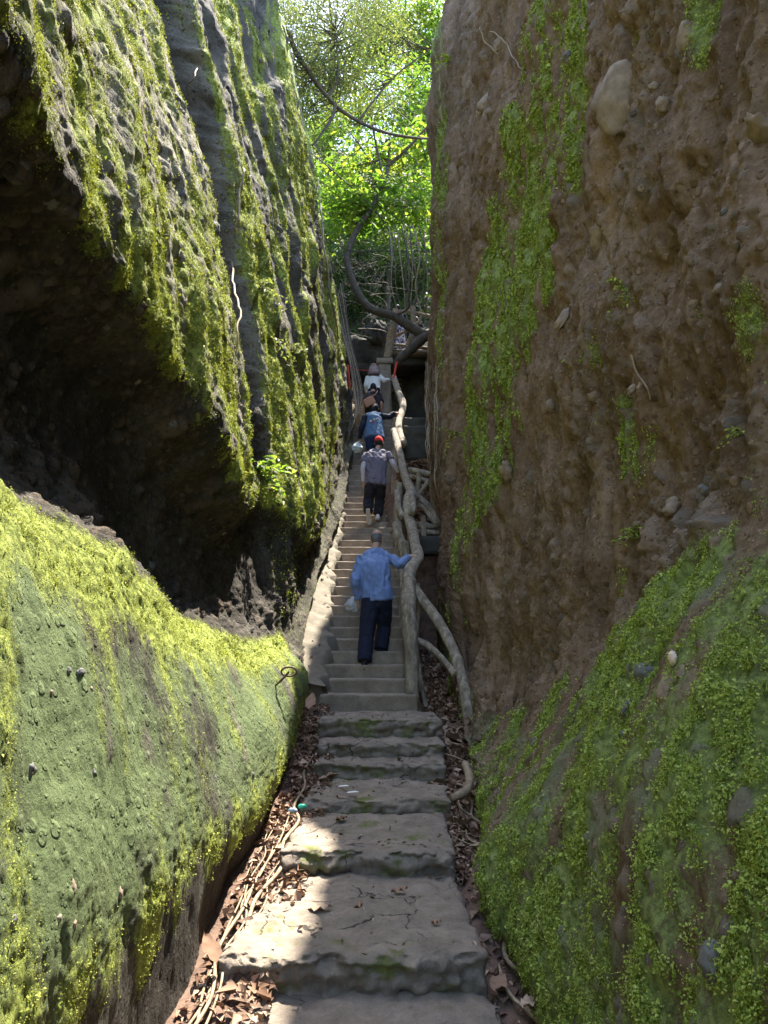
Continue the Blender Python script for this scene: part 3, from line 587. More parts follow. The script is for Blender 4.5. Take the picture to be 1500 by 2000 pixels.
# ------------------------------------------------------------ things lying and hanging about
def lat(C, r, seed, n=6, amp=.08):
    P = catmull(C, n * len(C)); P = P + amp * np.stack([fbm(P * 2.3 + seed, 2), 0 * P[:, 0], fbm(P * 2.3 + seed + 40, 2)], 1); return P
def on_ground(pts, r):
    P = np.array(pts, float); z = ground_z(P[:, 0], P[:, 1]); return np.column_stack([P, z + r * .8])
for i in range(6):
    x0 = -.55 - .05 * i % .3; y0 = 2.4 + .35 * i; n = 9; yy = np.linspace(y0, y0 + 2.2 + random.random() * 2, n)
    base = np.interp(yy, YL_base, bx) + .0 + .13 * ((i * .37) % 1); xx = base + .03 * np.sin(yy * 2.2 + i * 1.7) + .03 * np.sin(yy * 7 + i)
    r = random.choice([.006, .009, .012]); P = on_ground(np.column_stack([xx, yy]), r); P[:, 2] += .025
    V, F = tube(P, [r, r, r * .6], 6, 60, .2, i); tag(obj('root', V, F, M['root']), 'thin pale root running along the left gutter', 'root', 'roots in the left gutter')
for i in range(16):
    y0 = 3.1 + .33 * i + random.random() * .2; n = 7; L_ = .35 + random.random() * .7; ang = random.uniform(-.5, .5)
    t = np.linspace(0, 1, n); xx = .58 + .16 * random.random() + (y0 - 3) * .018 + ang * L_ * (t - .5) + .05 * np.sin(t * 7 + i); yy = y0 + L_ * t
    r = random.choice([.006, .009, .012]); P = on_ground(np.column_stack([xx, yy]), r); P[:, 2] += .012 + .02 * np.sin(t * 3.1)
    V, F = tube(P, [r, r, r * .5], 6, 40, .2, i + 40); tag(obj('root', V, F, M['root']), 'thin twisting root lying in the right gutter', 'root', 'roots in the right gutter')
V, F = tube([at(908, 1492, 6.7), at(917, 1518, 6.5), at(914, 1540, 6.3), at(898, 1552, 6.2), at(882, 1558, 6.15)], [.03, .036, .034, .03, .024], 10, 40, .15, 5)
tag(obj('bent_root', V, F, M['root']), 'thick bent root curling out of the right cliff foot', 'root')

def scatter_litter():
    r = np.random.default_rng(5); C = []; S = []
    def put(n, y0, y1, xlo, xhi, s, lift=.03, zf=None):
        y = y0 + (y1 - y0) * r.random(n) ** .9; a = xlo(y); b = xhi(y); x = a + (b - a) * r.random(n)
        z = (zf(x, y) if zf else ground_z(x, y)) + r.random(n) * lift + .006; C.append(np.column_stack([x, y, z])); S.append(s * np.exp(.45 * r.normal(size=n)) * .85)
    bl = lambda y: np.interp(y, YL_base, bx) - .06; br = lambda y: np.interp(y, YR, rb) + .05
    put(2600, 2.2, 8.7, bl, lambda y: bl(y) + .38, .055); put(380, 2.0, 5.2, lambda y: br(y) - .28, br, .045, .015); put(2200, 5.0, 9.6, lambda y: br(y) - .38, br, .065)
    put(1600, 8.6, 12.9, lambda y: y * 0 + .3, br, .08, .05); put(1500, 13.3, 15.6, lambda y: y * 0 + .25, br, .11, .06)
    put(16, 9.0, 12.5, lambda y: bl(y) + .05, lambda y: sxl(y) - .05, .06, .02, lambda x, y: nose(y) + .12)
    put(260, 3.9, 8.6, lambda y: y * 0 - .6, lambda y: y * 0 + .45, .022, .004, lambda x, y: np.interp(y, [3.9, 5.01, 5.02, 6.1, 6.11, 7.05, 7.06, 7.48, 7.49, 7.94, 7.95], [.166, .166, .305, .305, .386, .386, .516, .516, .636, .636, .805]) + .008)
    put(2500, 20.2, 23.5, lambda y: y * 0 - 2.5, lambda y: y * 0 + .5, .12, .06)
    C = np.concatenate(C); S = np.concatenate(S); N = np.column_stack([r.normal(size=(len(C), 2)) * .45, np.ones(len(C))])
    V, F, v = leaves(C, N, S, S * .55, 6, .35); tag(obj('leaf_litter', V, F, M['litter'], attrs=dict(var=v), smooth=False), 'brown dead leaves filling the gutters', 'leaf litter', kind='stuff')
scatter_litter()
def dead_leaf(px, py, Z, L, W, ang, tint, label, tilt=.15):
    v = (1000 - py) / FPX; k = (Z - EYE) / (SP + v * CP); c = np.array([(px - 750) / FPX * k, k * (CP - v * SP), Z + .012])
    n = 9; V = []; F = []
    for i in range(n):
        t = i / (n - 1); w_ = W * math.sin(math.pi * min(1, t ** .8)) ** .8 * .5 + .002
        for j, s in enumerate((-1, -.5, 0, .5, 1)):
            V.append(((t - .5) * L, s * w_ * (1 + .1 * math.sin(i * 4.1 + j)), .25 * w_ * s * s + .12 * L * (t - .5) ** 2 + .01 * math.sin(i * 2 + j)))
    for i in range(n - 1):
        for j in range(4): F.append((i * 5 + j, i * 5 + j + 1, i * 5 + j + 6, i * 5 + j + 5))
    V = np.array(V); ca, sa = math.cos(ang), math.sin(ang); V = np.column_stack([V[:, 0] * ca - V[:, 1] * sa, V[:, 0] * sa + V[:, 1] * ca, V[:, 2] + tilt * V[:, 0]]) + c
    tag(obj('dead_leaf', V, F, M['litter'], attrs=dict(var=np.full(len(V), tint))), label, 'leaf', 'large fallen leaves')
dead_leaf(780, 1742, .17, .1, .05, .3, .55, 'curled brown leaf on the broad step, highest of the three there')
dead_leaf(625, 1778, .17, .13, .07, .1, .95, 'pale tan leaf lying flat in the sunlit part of the broad step')
dead_leaf(700, 1772, .17, .07, .04, .9, .6, 'small folded leaf on the broad step beside the shadow edge')
dead_leaf(852, 1805, .17, .05, .035, .2, .65, 'tiny tan leaf on the shaded right side of the broad step')
dead_leaf(667, 1602, .32, .09, .06, .5, .3, 'grey curled leaf at the back of the third step')
dead_leaf(412, 1858, .2, .15, .08, 2.2, .3, 'large folded brown leaf in the left gutter beside the roots', .5)
dead_leaf(975, 1925, .03, .14, .08, 1.2, .5, 'big reddish leaf in the right gutter near the bottom slab')
dead_leaf(607, 1372, .98, .2, .1, 1.5, .55, 'large upright brown leaf leaning on the foot of the ramp', .7)
dead_leaf(1035, 1962, .06, .1, .06, .8, .97, 'yellow leaf in the right gutter at the cliff foot')
M['paper'] = plain('paper', [(.4, (.75, .75, .75)), (.6, (.8, .8, .8))], 30, .8, 0)
for px, py, L_, a, lab in [(672, 1536, .09, .3, 'larger white paper scrap by the crack in the flat step'), (672, 1538, .0, 0, ''), (690, 1548, .1, -.2, 'white paper sliver nearest the middle of the flat step')]:
    if not L_: continue
    v = (1000 - py) / FPX; k = (.41 - EYE) / (SP + v * CP); c = np.array([(px - 750) / FPX * k, k * (CP - v * SP), .412])
    V = np.array([(-.5, -.2, 0), (.1, -.25, .05), (.5, 0, .02), (.2, .2, .08), (-.4, .15, .03)]) * L_ + c
    tag(obj('paper_scrap', V, [(0, 1, 2, 3, 4)], M['paper']), lab, 'paper')
# crumpled packet in the left gutter
M['foil_green'] = plain('foil_green', [(.3, (.02, .3, .18)), (.7, (.05, .45, .3))], 20, .3, .2, .005, 60); M['foil_blue'] = plain('foil_blue', [(.3, (.2, .35, .5)), (.7, (.5, .6, .7))], 30, .25, .3, .005, 60)
c = np.array([at(583, 1554, 6.0)[0], 6.0, ground_z(-.65, 6.0) + .06]); pk = thing('snack_packet', 'crumpled green and blue packet dropped in the left gutter', 'packet', c)
V, F = blob(c + [.03, .02, .02], (.036, .022, .016), 8, 10, .5, 3, 2); obj('wrapper', V, F, M['foil_green'], pk)
V, F = blob(c + [-.04, -.01, .0], (.034, .022, .015), 8, 10, .5, 3, 4); obj('foil', V, F, M['foil_blue'], pk)
# iron ring on the left cliff
M['iron'] = plain('rusty_iron', [(.3, (.05, .03, .02)), (.7, (.14, .08, .05))], 20, .7, .3)
p, n = surf(-1, 541, 1337); ir = thing('iron_ring', 'rusty iron ring sticking out of the mossy left cliff', 'iron ring', p)
q = np.array([p - n * .02, p + n * .06 + [0, 0, .02], p + n * .14 + [0, .05, .06]]); V, F = tube(q, [.01, .01, .01], 6, 12); obj('spike', V, F, M['iron'], ir)
a = np.linspace(0, 2 * math.pi, 24); Cc = q[-1] + .075 * np.column_stack([np.cos(a) * .9, .2 * np.cos(a), .55 * np.sin(a)]); V, F = tube(Cc, [.009], 6, 48); obj('ring', V, F, M['iron'], ir)
p, n = surf(1, 1320, 1288); M['fungus'] = plain('fungus', [(.3, (.5, .35, .3)), (.7, (.75, .62, .55))], 40, .7, .3)
V, F = blob(p + n * .02, (.012, .03, .026), 12, 16, .25, 3, 1); tag(obj('bracket_fungus', V, F, M['fungus']), 'pale pink bracket fungus on the mossy right cliff', 'fungus')
# cobbles bedded in the two cliffs: parts of the cliff
def cobble(side, px, py, wpx, hpx, m, seed, out=.25):
    p, n = surf(side, px, py); d = p[1] * CP + (p[2] - EYE) * SP; a = wpx / FPX * d; b = hpx / FPX * d
    t1 = np.cross([0, 0, 1.], n); t1 /= np.linalg.norm(t1); t2 = np.cross(n, t1); ax = min(1.6 * a / max(.3, abs(t1[0])), b * 1.1) if side else a
    V, F = blob((0, 0, 0), (min(a, b) * .8, max(a, ax * .8), b), 16, 20, .3, 1.9, seed); V = V @ np.stack([n, t1, t2]) + p - n * min(a, b) * (.8 - out * 1.6)
    obj('cobble', V, F, M[m], cl if side < 0 else cr)
for k, (px, py, a, b, m) in enumerate([(1213, 195, 34, 64, 'cobble'), (1340, 75, 14, 30, 'cobble'), (1488, 260, 16, 40, 'cobble'), (992, 921, 12, 20, 'cobble'), (1160, 770, 12, 11, 'cobble'), (1076, 792, 13, 13, 'cobble'), (1028, 375, 12, 10, 'grey_cobble'), (1412, 412, 10, 10, 'grey_cobble'),
        (1372, 955, 17, 14, 'grey_cobble'), (1258, 1312, 22, 21, 'grey_cobble'), (1328, 1312, 13, 22, 'cobble'), (1298, 1345, 11, 30, 'cobble'), (1221, 1385, 10, 20, 'grey_cobble'), (1105, 110, 11, 10, 'grey_cobble'), (940, 200, 12, 22, 'cobble'), (1375, 1870, 34, 38, 'grey_cobble'), (1313, 985, 16, 24, 'cobble'),
        (1168, 465, 11, 28, 'cobble'), (1270, 170, 10, 9, 'cobble'), (1295, 205, 12, 16, 'cobble'), (1400, 560, 9, 12, 'cobble'), (1355, 590, 9, 9, 'cobble'), (1095, 620, 10, 22, 'cobble'), (1230, 760, 9, 13, 'cobble'), (1440, 480, 12, 9, 'grey_cobble'), (1340, 120, 8, 7, 'cobble'), (1208, 1430, 8, 9, 'grey_cobble'), (970, 85, 8, 14, 'cobble'), (1160, 1650, 9, 12, 'cobble'), (1410, 1850, 10, 16, 'grey_cobble')]):
    cobble(1, px, py, a, b, m, k, .5 if k < 4 else .3)
for k, (px, py, a, b, m) in enumerate([(66, 1503, 17, 17, 'grey_cobble'), (158, 1307, 12, 9, 'grey_cobble'), (140, 1308, 7, 9, 'grey_cobble'), (187, 1510, 9, 8, 'grey_cobble'), (497, 1512, 7, 10, 'grey_cobble'), (180, 1345, 6, 6, 'cobble'), (27, 1795, 12, 13, 'grey_cobble'), (120, 1795, 9, 9, 'cobble'), (255, 1910, 9, 11, 'grey_cobble'), (240, 1742, 6, 11, 'cobble'), (148, 1730, 6, 14, 'cobble'), (150, 1805, 8, 10, 'cobble'), (425, 1520, 5, 9, 'grey_cobble'), (288, 1357, 7, 6, 'grey_cobble'), (375, 1280, 5, 5, 'grey_cobble'), (105, 1350, 6, 6, 'cobble'), (345, 185, 10, 14, 'grey_cobble'), (360, 378, 8, 8, 'grey_cobble'), (425, 450, 8, 14, 'grey_cobble'), (46, 320, 14, 13, 'grey_cobble'), (105, 400, 10, 16, 'grey_cobble'), (340, 835, 12, 12, 'grey_cobble'), (270, 750, 6, 7, 'cobble'), (210, 640, 8, 7, 'grey_cobble'), (50, 800, 14, 10, 'grey_cobble'), (440, 1040, 8, 5, 'cobble'), (355, 1055, 8, 7, 'grey_cobble'), (300, 1100, 9, 8, 'grey_cobble')]):
    cobble(-1, px, py, a, b, m, 50 + k, .2)

# ------------------------------------------------------------ roots and creepers hanging on the cliffs
def hang(side, pts, r, lift, label, group, seed, m='root', name='creeper', cat='creeper'):
    Q = []
    for px, py in pts: p, n = surf(side, px, py); Q.append(p + n * lift)
    V, F = tube(lat(np.array(Q), r, seed, 8, .03), [r, r, r * .6], 6, len(pts) * 9, .2, seed); tag(obj(name, V, F, M[m]), label, cat, group)
hang(-1, [(468, 330), (462, 430), (460, 520), (459, 610), (457, 700)], .012, .06, 'long thin creeper hanging straight down the left cliff', None, 1)
hang(-1, [(385, 100), (383, 140), (380, 178)], .01, .05, 'short dry stem hanging from the upper left cliff', None, 2)
hang(-1, [(618, 350), (626, 440), (634, 520), (648, 600), (660, 660)], .02, .05, 'knotted creeper edging the far end of the left cliff', None, 3)
hang(1, [(958, 60), (985, 75), (1015, 120), (1030, 150)], .007, .04, 'bare creeper slanting across the top of the right cliff', None, 4)
hang(1, [(1238, 685), (1245, 720), (1262, 755), (1270, 775)], .006, .03, 'pale dry stem hanging from the green patch on the right cliff', None, 5)
hang(1, [(938, 55), (955, 80), (975, 105)], .007, .04, 'short bare twig on the upper right cliff edge', None, 6)
for i in range(16):
    px = 836 + (i * 7.3) % 30; y0 = 700 + (i * 53) % 130; hang(1, [(px + random.uniform(-3, 3), y0 + j * 42) for j in range(4 + i % 2)], random.choice([.006, .009, .012]), .06 + .02 * (i % 3), 'thin aerial root hanging down the far end of the right cliff', 'aerial roots on the right cliff', 20 + i, 'root' if i % 2 else 'bark', 'aerial_root', 'aerial root')
for i in range(6):
    o = i * 2.5; V, F = tube([at(655 + o, 590 - i * 9, 18.9), at(672 + o, 660, 18.7), at(684 + o, 710, 18.4), at(692 + o * 1.3, 765, 18.0), at(696 + o * .6, 800, 17.5), at(688 + o * .5, 840 - i * 4, 16.9), at(678 + o * .5, 870 - i * 5, 16.5)], [.03, .03, .028, .03, .022, .018, .012] if i == 0 else [.014, .016, .014, .016, .012, .01, .008], 7, 50, .25, 60 + i)
    tag(obj('liana', V, F, M['bark' if i % 2 else 'root']), 'thick liana sagging down past the red ribbon at the stair head' if i == 0 else 'thinner liana trailing beside the left edge of the upper stairs', 'liana', 'lianas left of the upper stairs')
M['ribbon'] = plain('red_ribbon', [(.3, (.45, .03, .015)), (.7, (.6, .07, .03))], 20, .7, 0)
def ribbon(pts, w_, label, name='ribbon'):
    P = catmull(np.array(pts), 16); s = np.array([1, .15, 0]) * w_ / 2; V = np.concatenate([P - s + [0, -.004, 0], P + s, P + s + [0, .012, 0], P - s + [0, .012, 0]]); n = 16; F = []
    for i in range(n - 1):
        for a, b in ((0, 1), (1, 2), (2, 3), (3, 0)): F.append((a * n + i, b * n + i, b * n + i + 1, a * n + i + 1))
    tag(obj(name, V, F, M['ribbon']), label, 'ribbon')
ribbon([at(679, 712, 18.1), at(681, 730, 18.0), at(683, 757, 17.95)], .05, 'red ribbon tied to the liana on the left of the stair head')
ribbon([at(775, 706, 17.3), at(772, 722, 17.2), at(769, 738, 17.15)], .045, 'orange red ribbon hanging over the top end of the handrail')
V, F = tube([at(683, 716, 18.1), at(692, 722, 18.3), at(712, 723, 18.5), at(735, 722, 18.6)], [.008], 5, 24); tag(obj('cord', V, F, M['ribbon']), 'thin red cord strung across the stair head', 'cord')
# ferns and small plants
def sprig(p, n, nl, size, label, seed, m='leaf_bright', name='fern', fall=.5):
    r = np.random.default_rng(seed); root = thing(name, label, 'plant', p); st = MB(); C = []; Nn = []; S = []
    for k in range(nl):
        d = n * .7 + r.normal(size=3) * .6 + [0, 0, .35]; d /= np.linalg.norm(d); t = np.linspace(0, 1, 7)[:, None]; Q = p + d * size * t + np.array([0, 0, -fall]) * size * t * t
        st.add(*tube(Q, [.004, .002], 4, 7)); 
        for j in range(1, 7):
            for s in (-1, 1): sd = np.cross(d, [0, 0, 1.]); C.append(Q[j] + s * sd * size * .09 + r.normal(size=3) * size * .03); Nn.append(n * .3 + [0, 0, 1.] + r.normal(size=3) * .4); S.append(size * .2)
    st.build('stem', M['bark'], root); V, F, v = leaves(np.array(C), np.array(Nn), np.array(S), np.array(S) * .5, seed); obj('foliage', V, F, M[m], root, attrs=dict(var=v), smooth=False)
for k, (px, py, nl, sz, lab) in enumerate([(512, 925, 9, .45, 'green fern tuft on the overhang lip of the left cliff'), (505, 560, 6, .35, 'small creeping plant in the dark cleft of the left cliff'), (530, 660, 6, .3, 'small leafy plant low in the dark cleft of the left cliff'), (575, 690, 5, .3, 'pale leafed plant at the lower edge of the far left slab'), (430, 1040, 4, .2, 'little plant inside the dark hollow of the left cliff')]):
    p, n = surf(-1, px, py); sprig(p, n, nl, sz, lab, 200 + k, 'leaf_bright' if k == 0 else 'leaf_fine')
for k, (px, py, nl, sz, lab) in enumerate([(1245, 1050, 12, .16, 'bushy fern clump in the middle of the right cliff'), (1215, 560, 9, .15, 'fern patch on the brown face of the right cliff'), (880, 850, 5, .3, 'tiny pale plant on the far edge of the right cliff'), (1450, 850, 8, .1, 'fern clump near the right margin of the right cliff'), (875, 120, 6, .3, 'plant sprouting high on the edge of the right cliff')]):
    p, n = surf(1, px, py); sprig(p, n, nl, sz, lab, 220 + k, 'moss_right')

# ------------------------------------------------------------ trees and forest behind
def tree(label, trunk, R, limbs, crowns, nleaf, size, m, seed, bark='bark', asp=.45, twig=60, sag=.5):
    r = np.random.default_rng(seed); t0 = np.array(trunk[0]); root = thing('tree', label, 'tree', t0)
    V, F = tube(trunk, R, 10, len(trunk) * 8, .15, seed, rf=3); obj('trunk', V, F, M[bark], root)
    skel = [catmull(np.array(trunk), 40)[12:]]; mb = MB()
    for lp, lr0 in limbs: obj('limb', *tube(lp, [lr0, lr0 * .75, lr0 * .4], 7, len(lp) * 8, .15, seed + 3, rf=3), M[bark], root); skel.append(catmull(np.array(lp), 24)[4:])
    skel = np.concatenate(skel); C = []; N = []
    tot = sum(c[2] for c in crowns)
    for c, rad, wgt in crowns:
        ncl = max(6, int(twig * wgt / tot)); 
        for k in range(ncl):
            d = r.normal(size=3); d /= np.linalg.norm(d); cc = np.array(c) + d * np.array(rad) * r.random() ** .45
            s = skel[np.argmin(np.linalg.norm(skel - cc, axis=1) + r.random(len(skel)) * .6)]
            mid = (s + cc) / 2 + r.normal(size=3) * .15 * np.linalg.norm(cc - s) * .5; mb.add(*tube([s, mid, cc], [.02, .012, .005], 4, 8))
            n = int(nleaf * wgt / tot / ncl * (.4 + 1.2 * r.random())); spread = np.array([1, 1, .55]) * (.28 + .35 * r.random()) * (np.mean(rad) / 1.6) ** .5
            C.append(cc + r.normal(size=(n, 3)) * spread); N.append(r.normal(size=(n, 3)) * .6 + [0, -.2, .8])
    mb.build('twigwork', M[bark], root)['kind'] = 'stuff'
    C = np.concatenate(C); N = np.concatenate(N); s = size * (.6 + .7 * r.random(len(C)))
    V, F, v = leaves(C, N, s, s * asp, seed, .2); v = np.clip(v * .8 + .25 * np.repeat(fbm(C * .8, 2), 4) + .1, 0, 1)
    obj('crown', V, F, M[m], root, attrs=dict(var=v), smooth=False)
A = at
tree('leaning curved tree reaching over the stair head from the right cliff', [A(850, 648, 19), A(832, 655, 19), A(805, 640, 19.1), A(770, 618, 19.2), A(725, 603, 19.4), A(698, 570, 19.7), A(680, 520, 20), A(680, 490, 20.1), A(702, 440, 20.3), A(728, 405, 20.4), A(745, 365, 20.5), A(757, 330, 20.6), A(762, 270, 20.8)],
     [.15, .15, .13, .115, .11, .1, .095, .09, .085, .08, .07, .055, .03],
     [([A(735, 398, 20.4), A(745, 340, 20.2), A(728, 250, 20.0), A(722, 200, 19.8)], .04), ([A(757, 325, 20.6), A(800, 285, 20.4), A(850, 230, 20.2)], .06), ([A(762, 618, 19.2), A(790, 608, 19.0), A(800, 590, 18.9), A(792, 540, 18.9), A(795, 470, 19)], .035)],
     [(A(700, 420, 20.8), (1.0, 1.2, .9), 1.2), (A(800, 400, 20.8), (.9, 1.2, 1.0), 1.2), (A(660, 380, 21.2), (.7, 1.0, .9), .8), (A(740, 330, 21.4), (1.4, 1.2, .8), 1.2), (A(820, 300, 21.4), (.7, 1.0, .8), .7)], 2800, .24, 'leaf_bright', 31, 'dark_bark', .42, 90)
# forked stump of the same leaning tree
V, F = tube([A(770, 722, 18.9), A(776, 706, 18.8), A(800, 685, 18.8), A(820, 665, 18.9), A(840, 652, 19)], [.09, .1, .13, .14, .15], 10, 40, .15, 8); tag(obj('leaning_trunk', V, F, M['dark_bark']), 'dark leaning trunk rising from the pillar to the right cliff', 'tree trunk')
tree('overhead tree sending a long bare limb across from the left cliff', [(-4.2, 15.5, 13.5), A(540, 60, 16.5), A(585, 115, 17), A(640, 190, 17.5), A(680, 225, 17.8), A(740, 255, 18), A(800, 268, 18.2), A(860, 272, 18.4)], [.1, .075, .06, .05, .045, .04, .035, .02],
     [([A(655, 205, 17.6), A(648, 230, 17.5), A(625, 265, 17.4), A(610, 285, 17.3)], .05), ([A(640, 190, 17.5), A(660, 150, 17.6), A(655, 60, 17.5)], .035), ([A(700, 235, 18), A(770, 150, 18.5), A(850, 90, 18.8)], .03)],
     [(A(560, 90, 17), (.9, 1.2, 1.2), 1.0), (A(640, 60, 18), (1.4, 1.5, 1.2), 1.5), (A(600, 190, 18), (.7, 1, .9), .7), (A(740, 40, 19), (1.2, 1.4, 1.0), .8), (A(690, 150, 18.5), (1.2, 1.3, 1.0), 1.0)], 22000, .09, 'leaf_fine', 32, 'dark_bark', .4, 90)
tree('tall slender tree with pale yellow green sprays on the right', [A(812, 560, 34.0), A(806, 400, 34.0), A(812, 260, 34.5), A(800, 120, 35.0), A(790, -20, 35.0)], [.16, .14, .11, .08, .04], [([A(810, 300, 34.5), A(760, 200, 34.0), A(700, 150, 34.0)], .06), ([A(803, 180, 35.0), A(850, 90, 34.5), A(880, 20, 34.0)], .05)],
     [(A(800, 60, 35.0), (2.6, 2, 2.4), 1.6), (A(840, 150, 34.0), (1.4, 1.5, 1.9), .8), (A(730, 90, 36.0), (2.1, 2, 2.0), .8), (A(830, 230, 34.0), (1.5, 1.6, 1.6), .8)], 22000, .2, 'leaf_bright', 33, 'bark', .4, 90)
tree('dense bright tree filling the gap behind the curved trunk', [A(690, 620, 28), A(695, 500, 28), A(690, 380, 28.5), A(700, 250, 29), A(705, 180, 29)], [.2, .17, .14, .1, .05], [([A(692, 400, 28.4), A(640, 320, 28), A(610, 270, 28)], .07), ([A(695, 330, 28.6), A(760, 280, 28), A(820, 250, 28)], .07)],
     [(A(650, 330, 28), (1.6, 2, 1.6), 1), (A(740, 350, 28), (1.8, 2, 1.7), 1.2), (A(700, 220, 29), (2.4, 2, 1.8), 1.1), (A(800, 190, 29), (2.0, 2, 1.8), .9), (A(820, 340, 28), (1.5, 2, 1.8), 1), (A(660, 440, 27), (1.3, 1.5, 1.2), .9), (A(780, 440, 27), (1.6, 1.5, 1.2), .9), (A(640, 230, 29), (1.4, 1.5, 1.2), .5)], 13000, .2, 'leaf_bright', 34, 'bark', .42, 110)
tree('far hillside tree with small leaves seen high in the gap', [A(650, 560, 36), A(652, 400, 36), A(640, 250, 36.5), A(650, 100, 37), A(640, -40, 37)], [.25, .2, .16, .12, .05], [([A(648, 300, 36.3), A(580, 200, 36), A(540, 120, 36)], .08), ([A(646, 200, 36.6), A(720, 120, 36), A(780, 60, 36)], .07)],
     [(A(600, 150, 36), (2.4, 2, 2.6), 1.2), (A(700, 60, 37), (2.6, 2, 2.2), .9), (A(640, 280, 36), (2.5, 2, 2), 1), (A(790, 260, 36), (2.5, 2, 1.8), 1), (A(560, 40, 36), (2, 2, 2), .9)], 20000, .16, 'leaf_fine', 35, 'dark_bark', .45, 110)
tree('shadowed evergreen at the top of the bank behind the landing', [A(760, 640, 24.5), A(758, 560, 24.5), A(765, 500, 24.6), A(760, 450, 24.7)], [.1, .09, .07, .03], [([A(760, 560, 24.5), A(720, 520, 24.3), A(690, 510, 24)], .03), ([A(761, 540, 24.5), A(800, 510, 24.3), A(830, 500, 24)], .03)],
     [(A(690, 520, 25), (1.1, .8, .7), 1), (A(790, 530, 25), (1.2, .8, .8), 1.1), (A(740, 570, 25.5), (1.4, .8, .6), .9)], 4500, .15, 'leaf_dark', 36, 'dark_bark', .5, 60)
tree('dark understory tree on the left of the bank', [A(655, 640, 23.5), A(650, 570, 23.5), A(655, 520, 23.5)], [.06, .05, .03], [([A(652, 580, 23.5), A(680, 550, 23.2), A(700, 540, 23)], .02)], [(A(655, 545, 23.5), (.7, .7, .9), 1), (A(690, 590, 24), (.8, .7, .5), .7)], 2600, .12, 'leaf_dark', 37, 'dark_bark', .5, 40)
# undergrowth carpet and twig tangle on the bank
r_ = np.random.default_rng(44); n = 14000; C = np.column_stack([r_.uniform(-9, 9, n), 23.5 + 24 * r_.random(n) ** 1.2, np.zeros(n)]); C[:, 2] = ground_z(C[:, 0], C[:, 1]) + r_.random(n) ** 1.5 * 1.6
V, F, v = leaves(C, r_.normal(size=(n, 3)) * .6 + [0, -.3, .8], .3 * (.5 + r_.random(n)), .14, 9); tag(obj('undergrowth', V, F, M['leaf_dark'], attrs=dict(var=v), smooth=False), 'dark leafy undergrowth covering the hillside', 'undergrowth', kind='stuff')
mb = MB()
for i in range(90):
    px = random.uniform(630, 760); py = random.uniform(480, 680); Y = random.uniform(20.3, 23); L_ = random.uniform(20, 70); a = random.uniform(-2.6, .6)
    P = np.array([A(px + L_ * t * math.cos(a) + 5 * math.sin(t * 5 + i), py + L_ * t * math.sin(a) + 9 * t * t, Y) for t in np.linspace(0, 1, 5)]); r0 = random.choice([.008, .012, .02]); mb.add(*tube(P, [r0, r0, r0 * .4], 5, 14, .2, i))
tag(mb.build('twig_tangle', M['bark']), 'tangle of bare twigs and roots on the bank at the stair head', 'twigs', kind='stuff')
for i in range(9):
    px = 770 + i * 8 + random.uniform(-4, 4); V, F = tube([A(px - 10, 440, 19.6), A(px + random.uniform(-8, 8), 500, 19.6), A(px + random.uniform(-10, 10), 560, 19.7), A(px + random.uniform(-8, 8), 610, 19.8)], [random.choice([.015, .025, .012])] * 2, 6, 30, .2, i)
    tag(obj('hanging_vine', V, F, M['bark' if i % 2 else 'root']), 'thin vine hanging under the bright leaves above the landing', 'vine', 'vines hanging above the landing')
for i, pts in enumerate([[(620, 455), (680, 488), (750, 490), (850, 492)], [(640, 390), (700, 398), (770, 404), (852, 395)], [(745, 310), (800, 335), (856, 355)], [(610, 300), (680, 360), (740, 420), (770, 470)], [(560, 120), (640, 210), (700, 280), (730, 330)], [(640, 130), (730, 180), (800, 240), (850, 300)], [(870, 60), (800, 170), (720, 230), (660, 250)], [(720, 360), (735, 300), (726, 220), (735, 170)]]):
    V, F = tube([A(px, py, 20 + (i % 3) * .7) for px, py in pts], [.016, .02, .012] if i else [.014], 5, 40, .2, i)
    tag(obj('bare_branch', V, F, M['dark_bark']), 'thin bare branch crossing the gap between the cliffs', 'branch', 'bare branches crossing the gap')
# ------------------------------------------------------------ people
def cloth(name, stops, sc=14, rough=.85, bs=.25): return plain(name, stops, sc, rough, bs, .004, 220, spec=.25)
M['skin'] = plain('skin', [(.3, (.34, .19, .13)), (.7, (.45, .27, .19))], 12, .55, .1, .002, 200)
M['hair_grey'] = plain('grey_hair', [(.3, (.06, .055, .06)), (.7, (.17, .15, .15))], 60, .7, .3, .003, 200)
M['hair_black'] = plain('black_hair', [(.3, (.008, .008, .01)), (.7, (.022, .02, .022))], 60, .7, .3, .003, 150)
M['hair_brown'] = plain('brown_hair', [(.3, (.07, .04, .04)), (.7, (.2, .13, .12))], 30, .45, .3, .003, 90, (3, 3, .4))
M['blue_shirt'] = cloth('blue_shirt', [(.3, (.12, .18, .35)), (.7, (.16, .23, .43))], 8, .6)
M['navy'] = cloth('navy_cloth', [(.3, (.008, .01, .022)), (.7, (.014, .018, .036))])
M['black_cloth'] = cloth('black_cloth', [(.3, (.012, .011, .014)), (.7, (.025, .022, .028))])
M['grey_tee'] = cloth('grey_tee', [(.3, (.125, .11, .145)), (.7, (.16, .14, .18))])
M['sleeve'] = cloth('pale_sleeve', [(.3, (.45, .42, .5)), (.7, (.55, .52, .6))])
M['denim'] = cloth('denim', [(.3, (.045, .09, .17)), (.7, (.085, .15, .26))], 20)
M['jean'] = cloth('dark_jean', [(.3, (.008, .018, .05)), (.7, (.015, .03, .075))])
M['white_knit'] = cloth('white_knit', [(.3, (.6, .58, .55)), (.7, (.75, .73, .7))])
M['red_cap'] = cloth('red_cap', [(.3, (.5, .012, .015)), (.7, (.62, .03, .025))])
M['shoe_black'] = plain('black_leather', [(.3, (.008, .008, .009)), (.7, (.02, .02, .022))], 10, .3, .1)
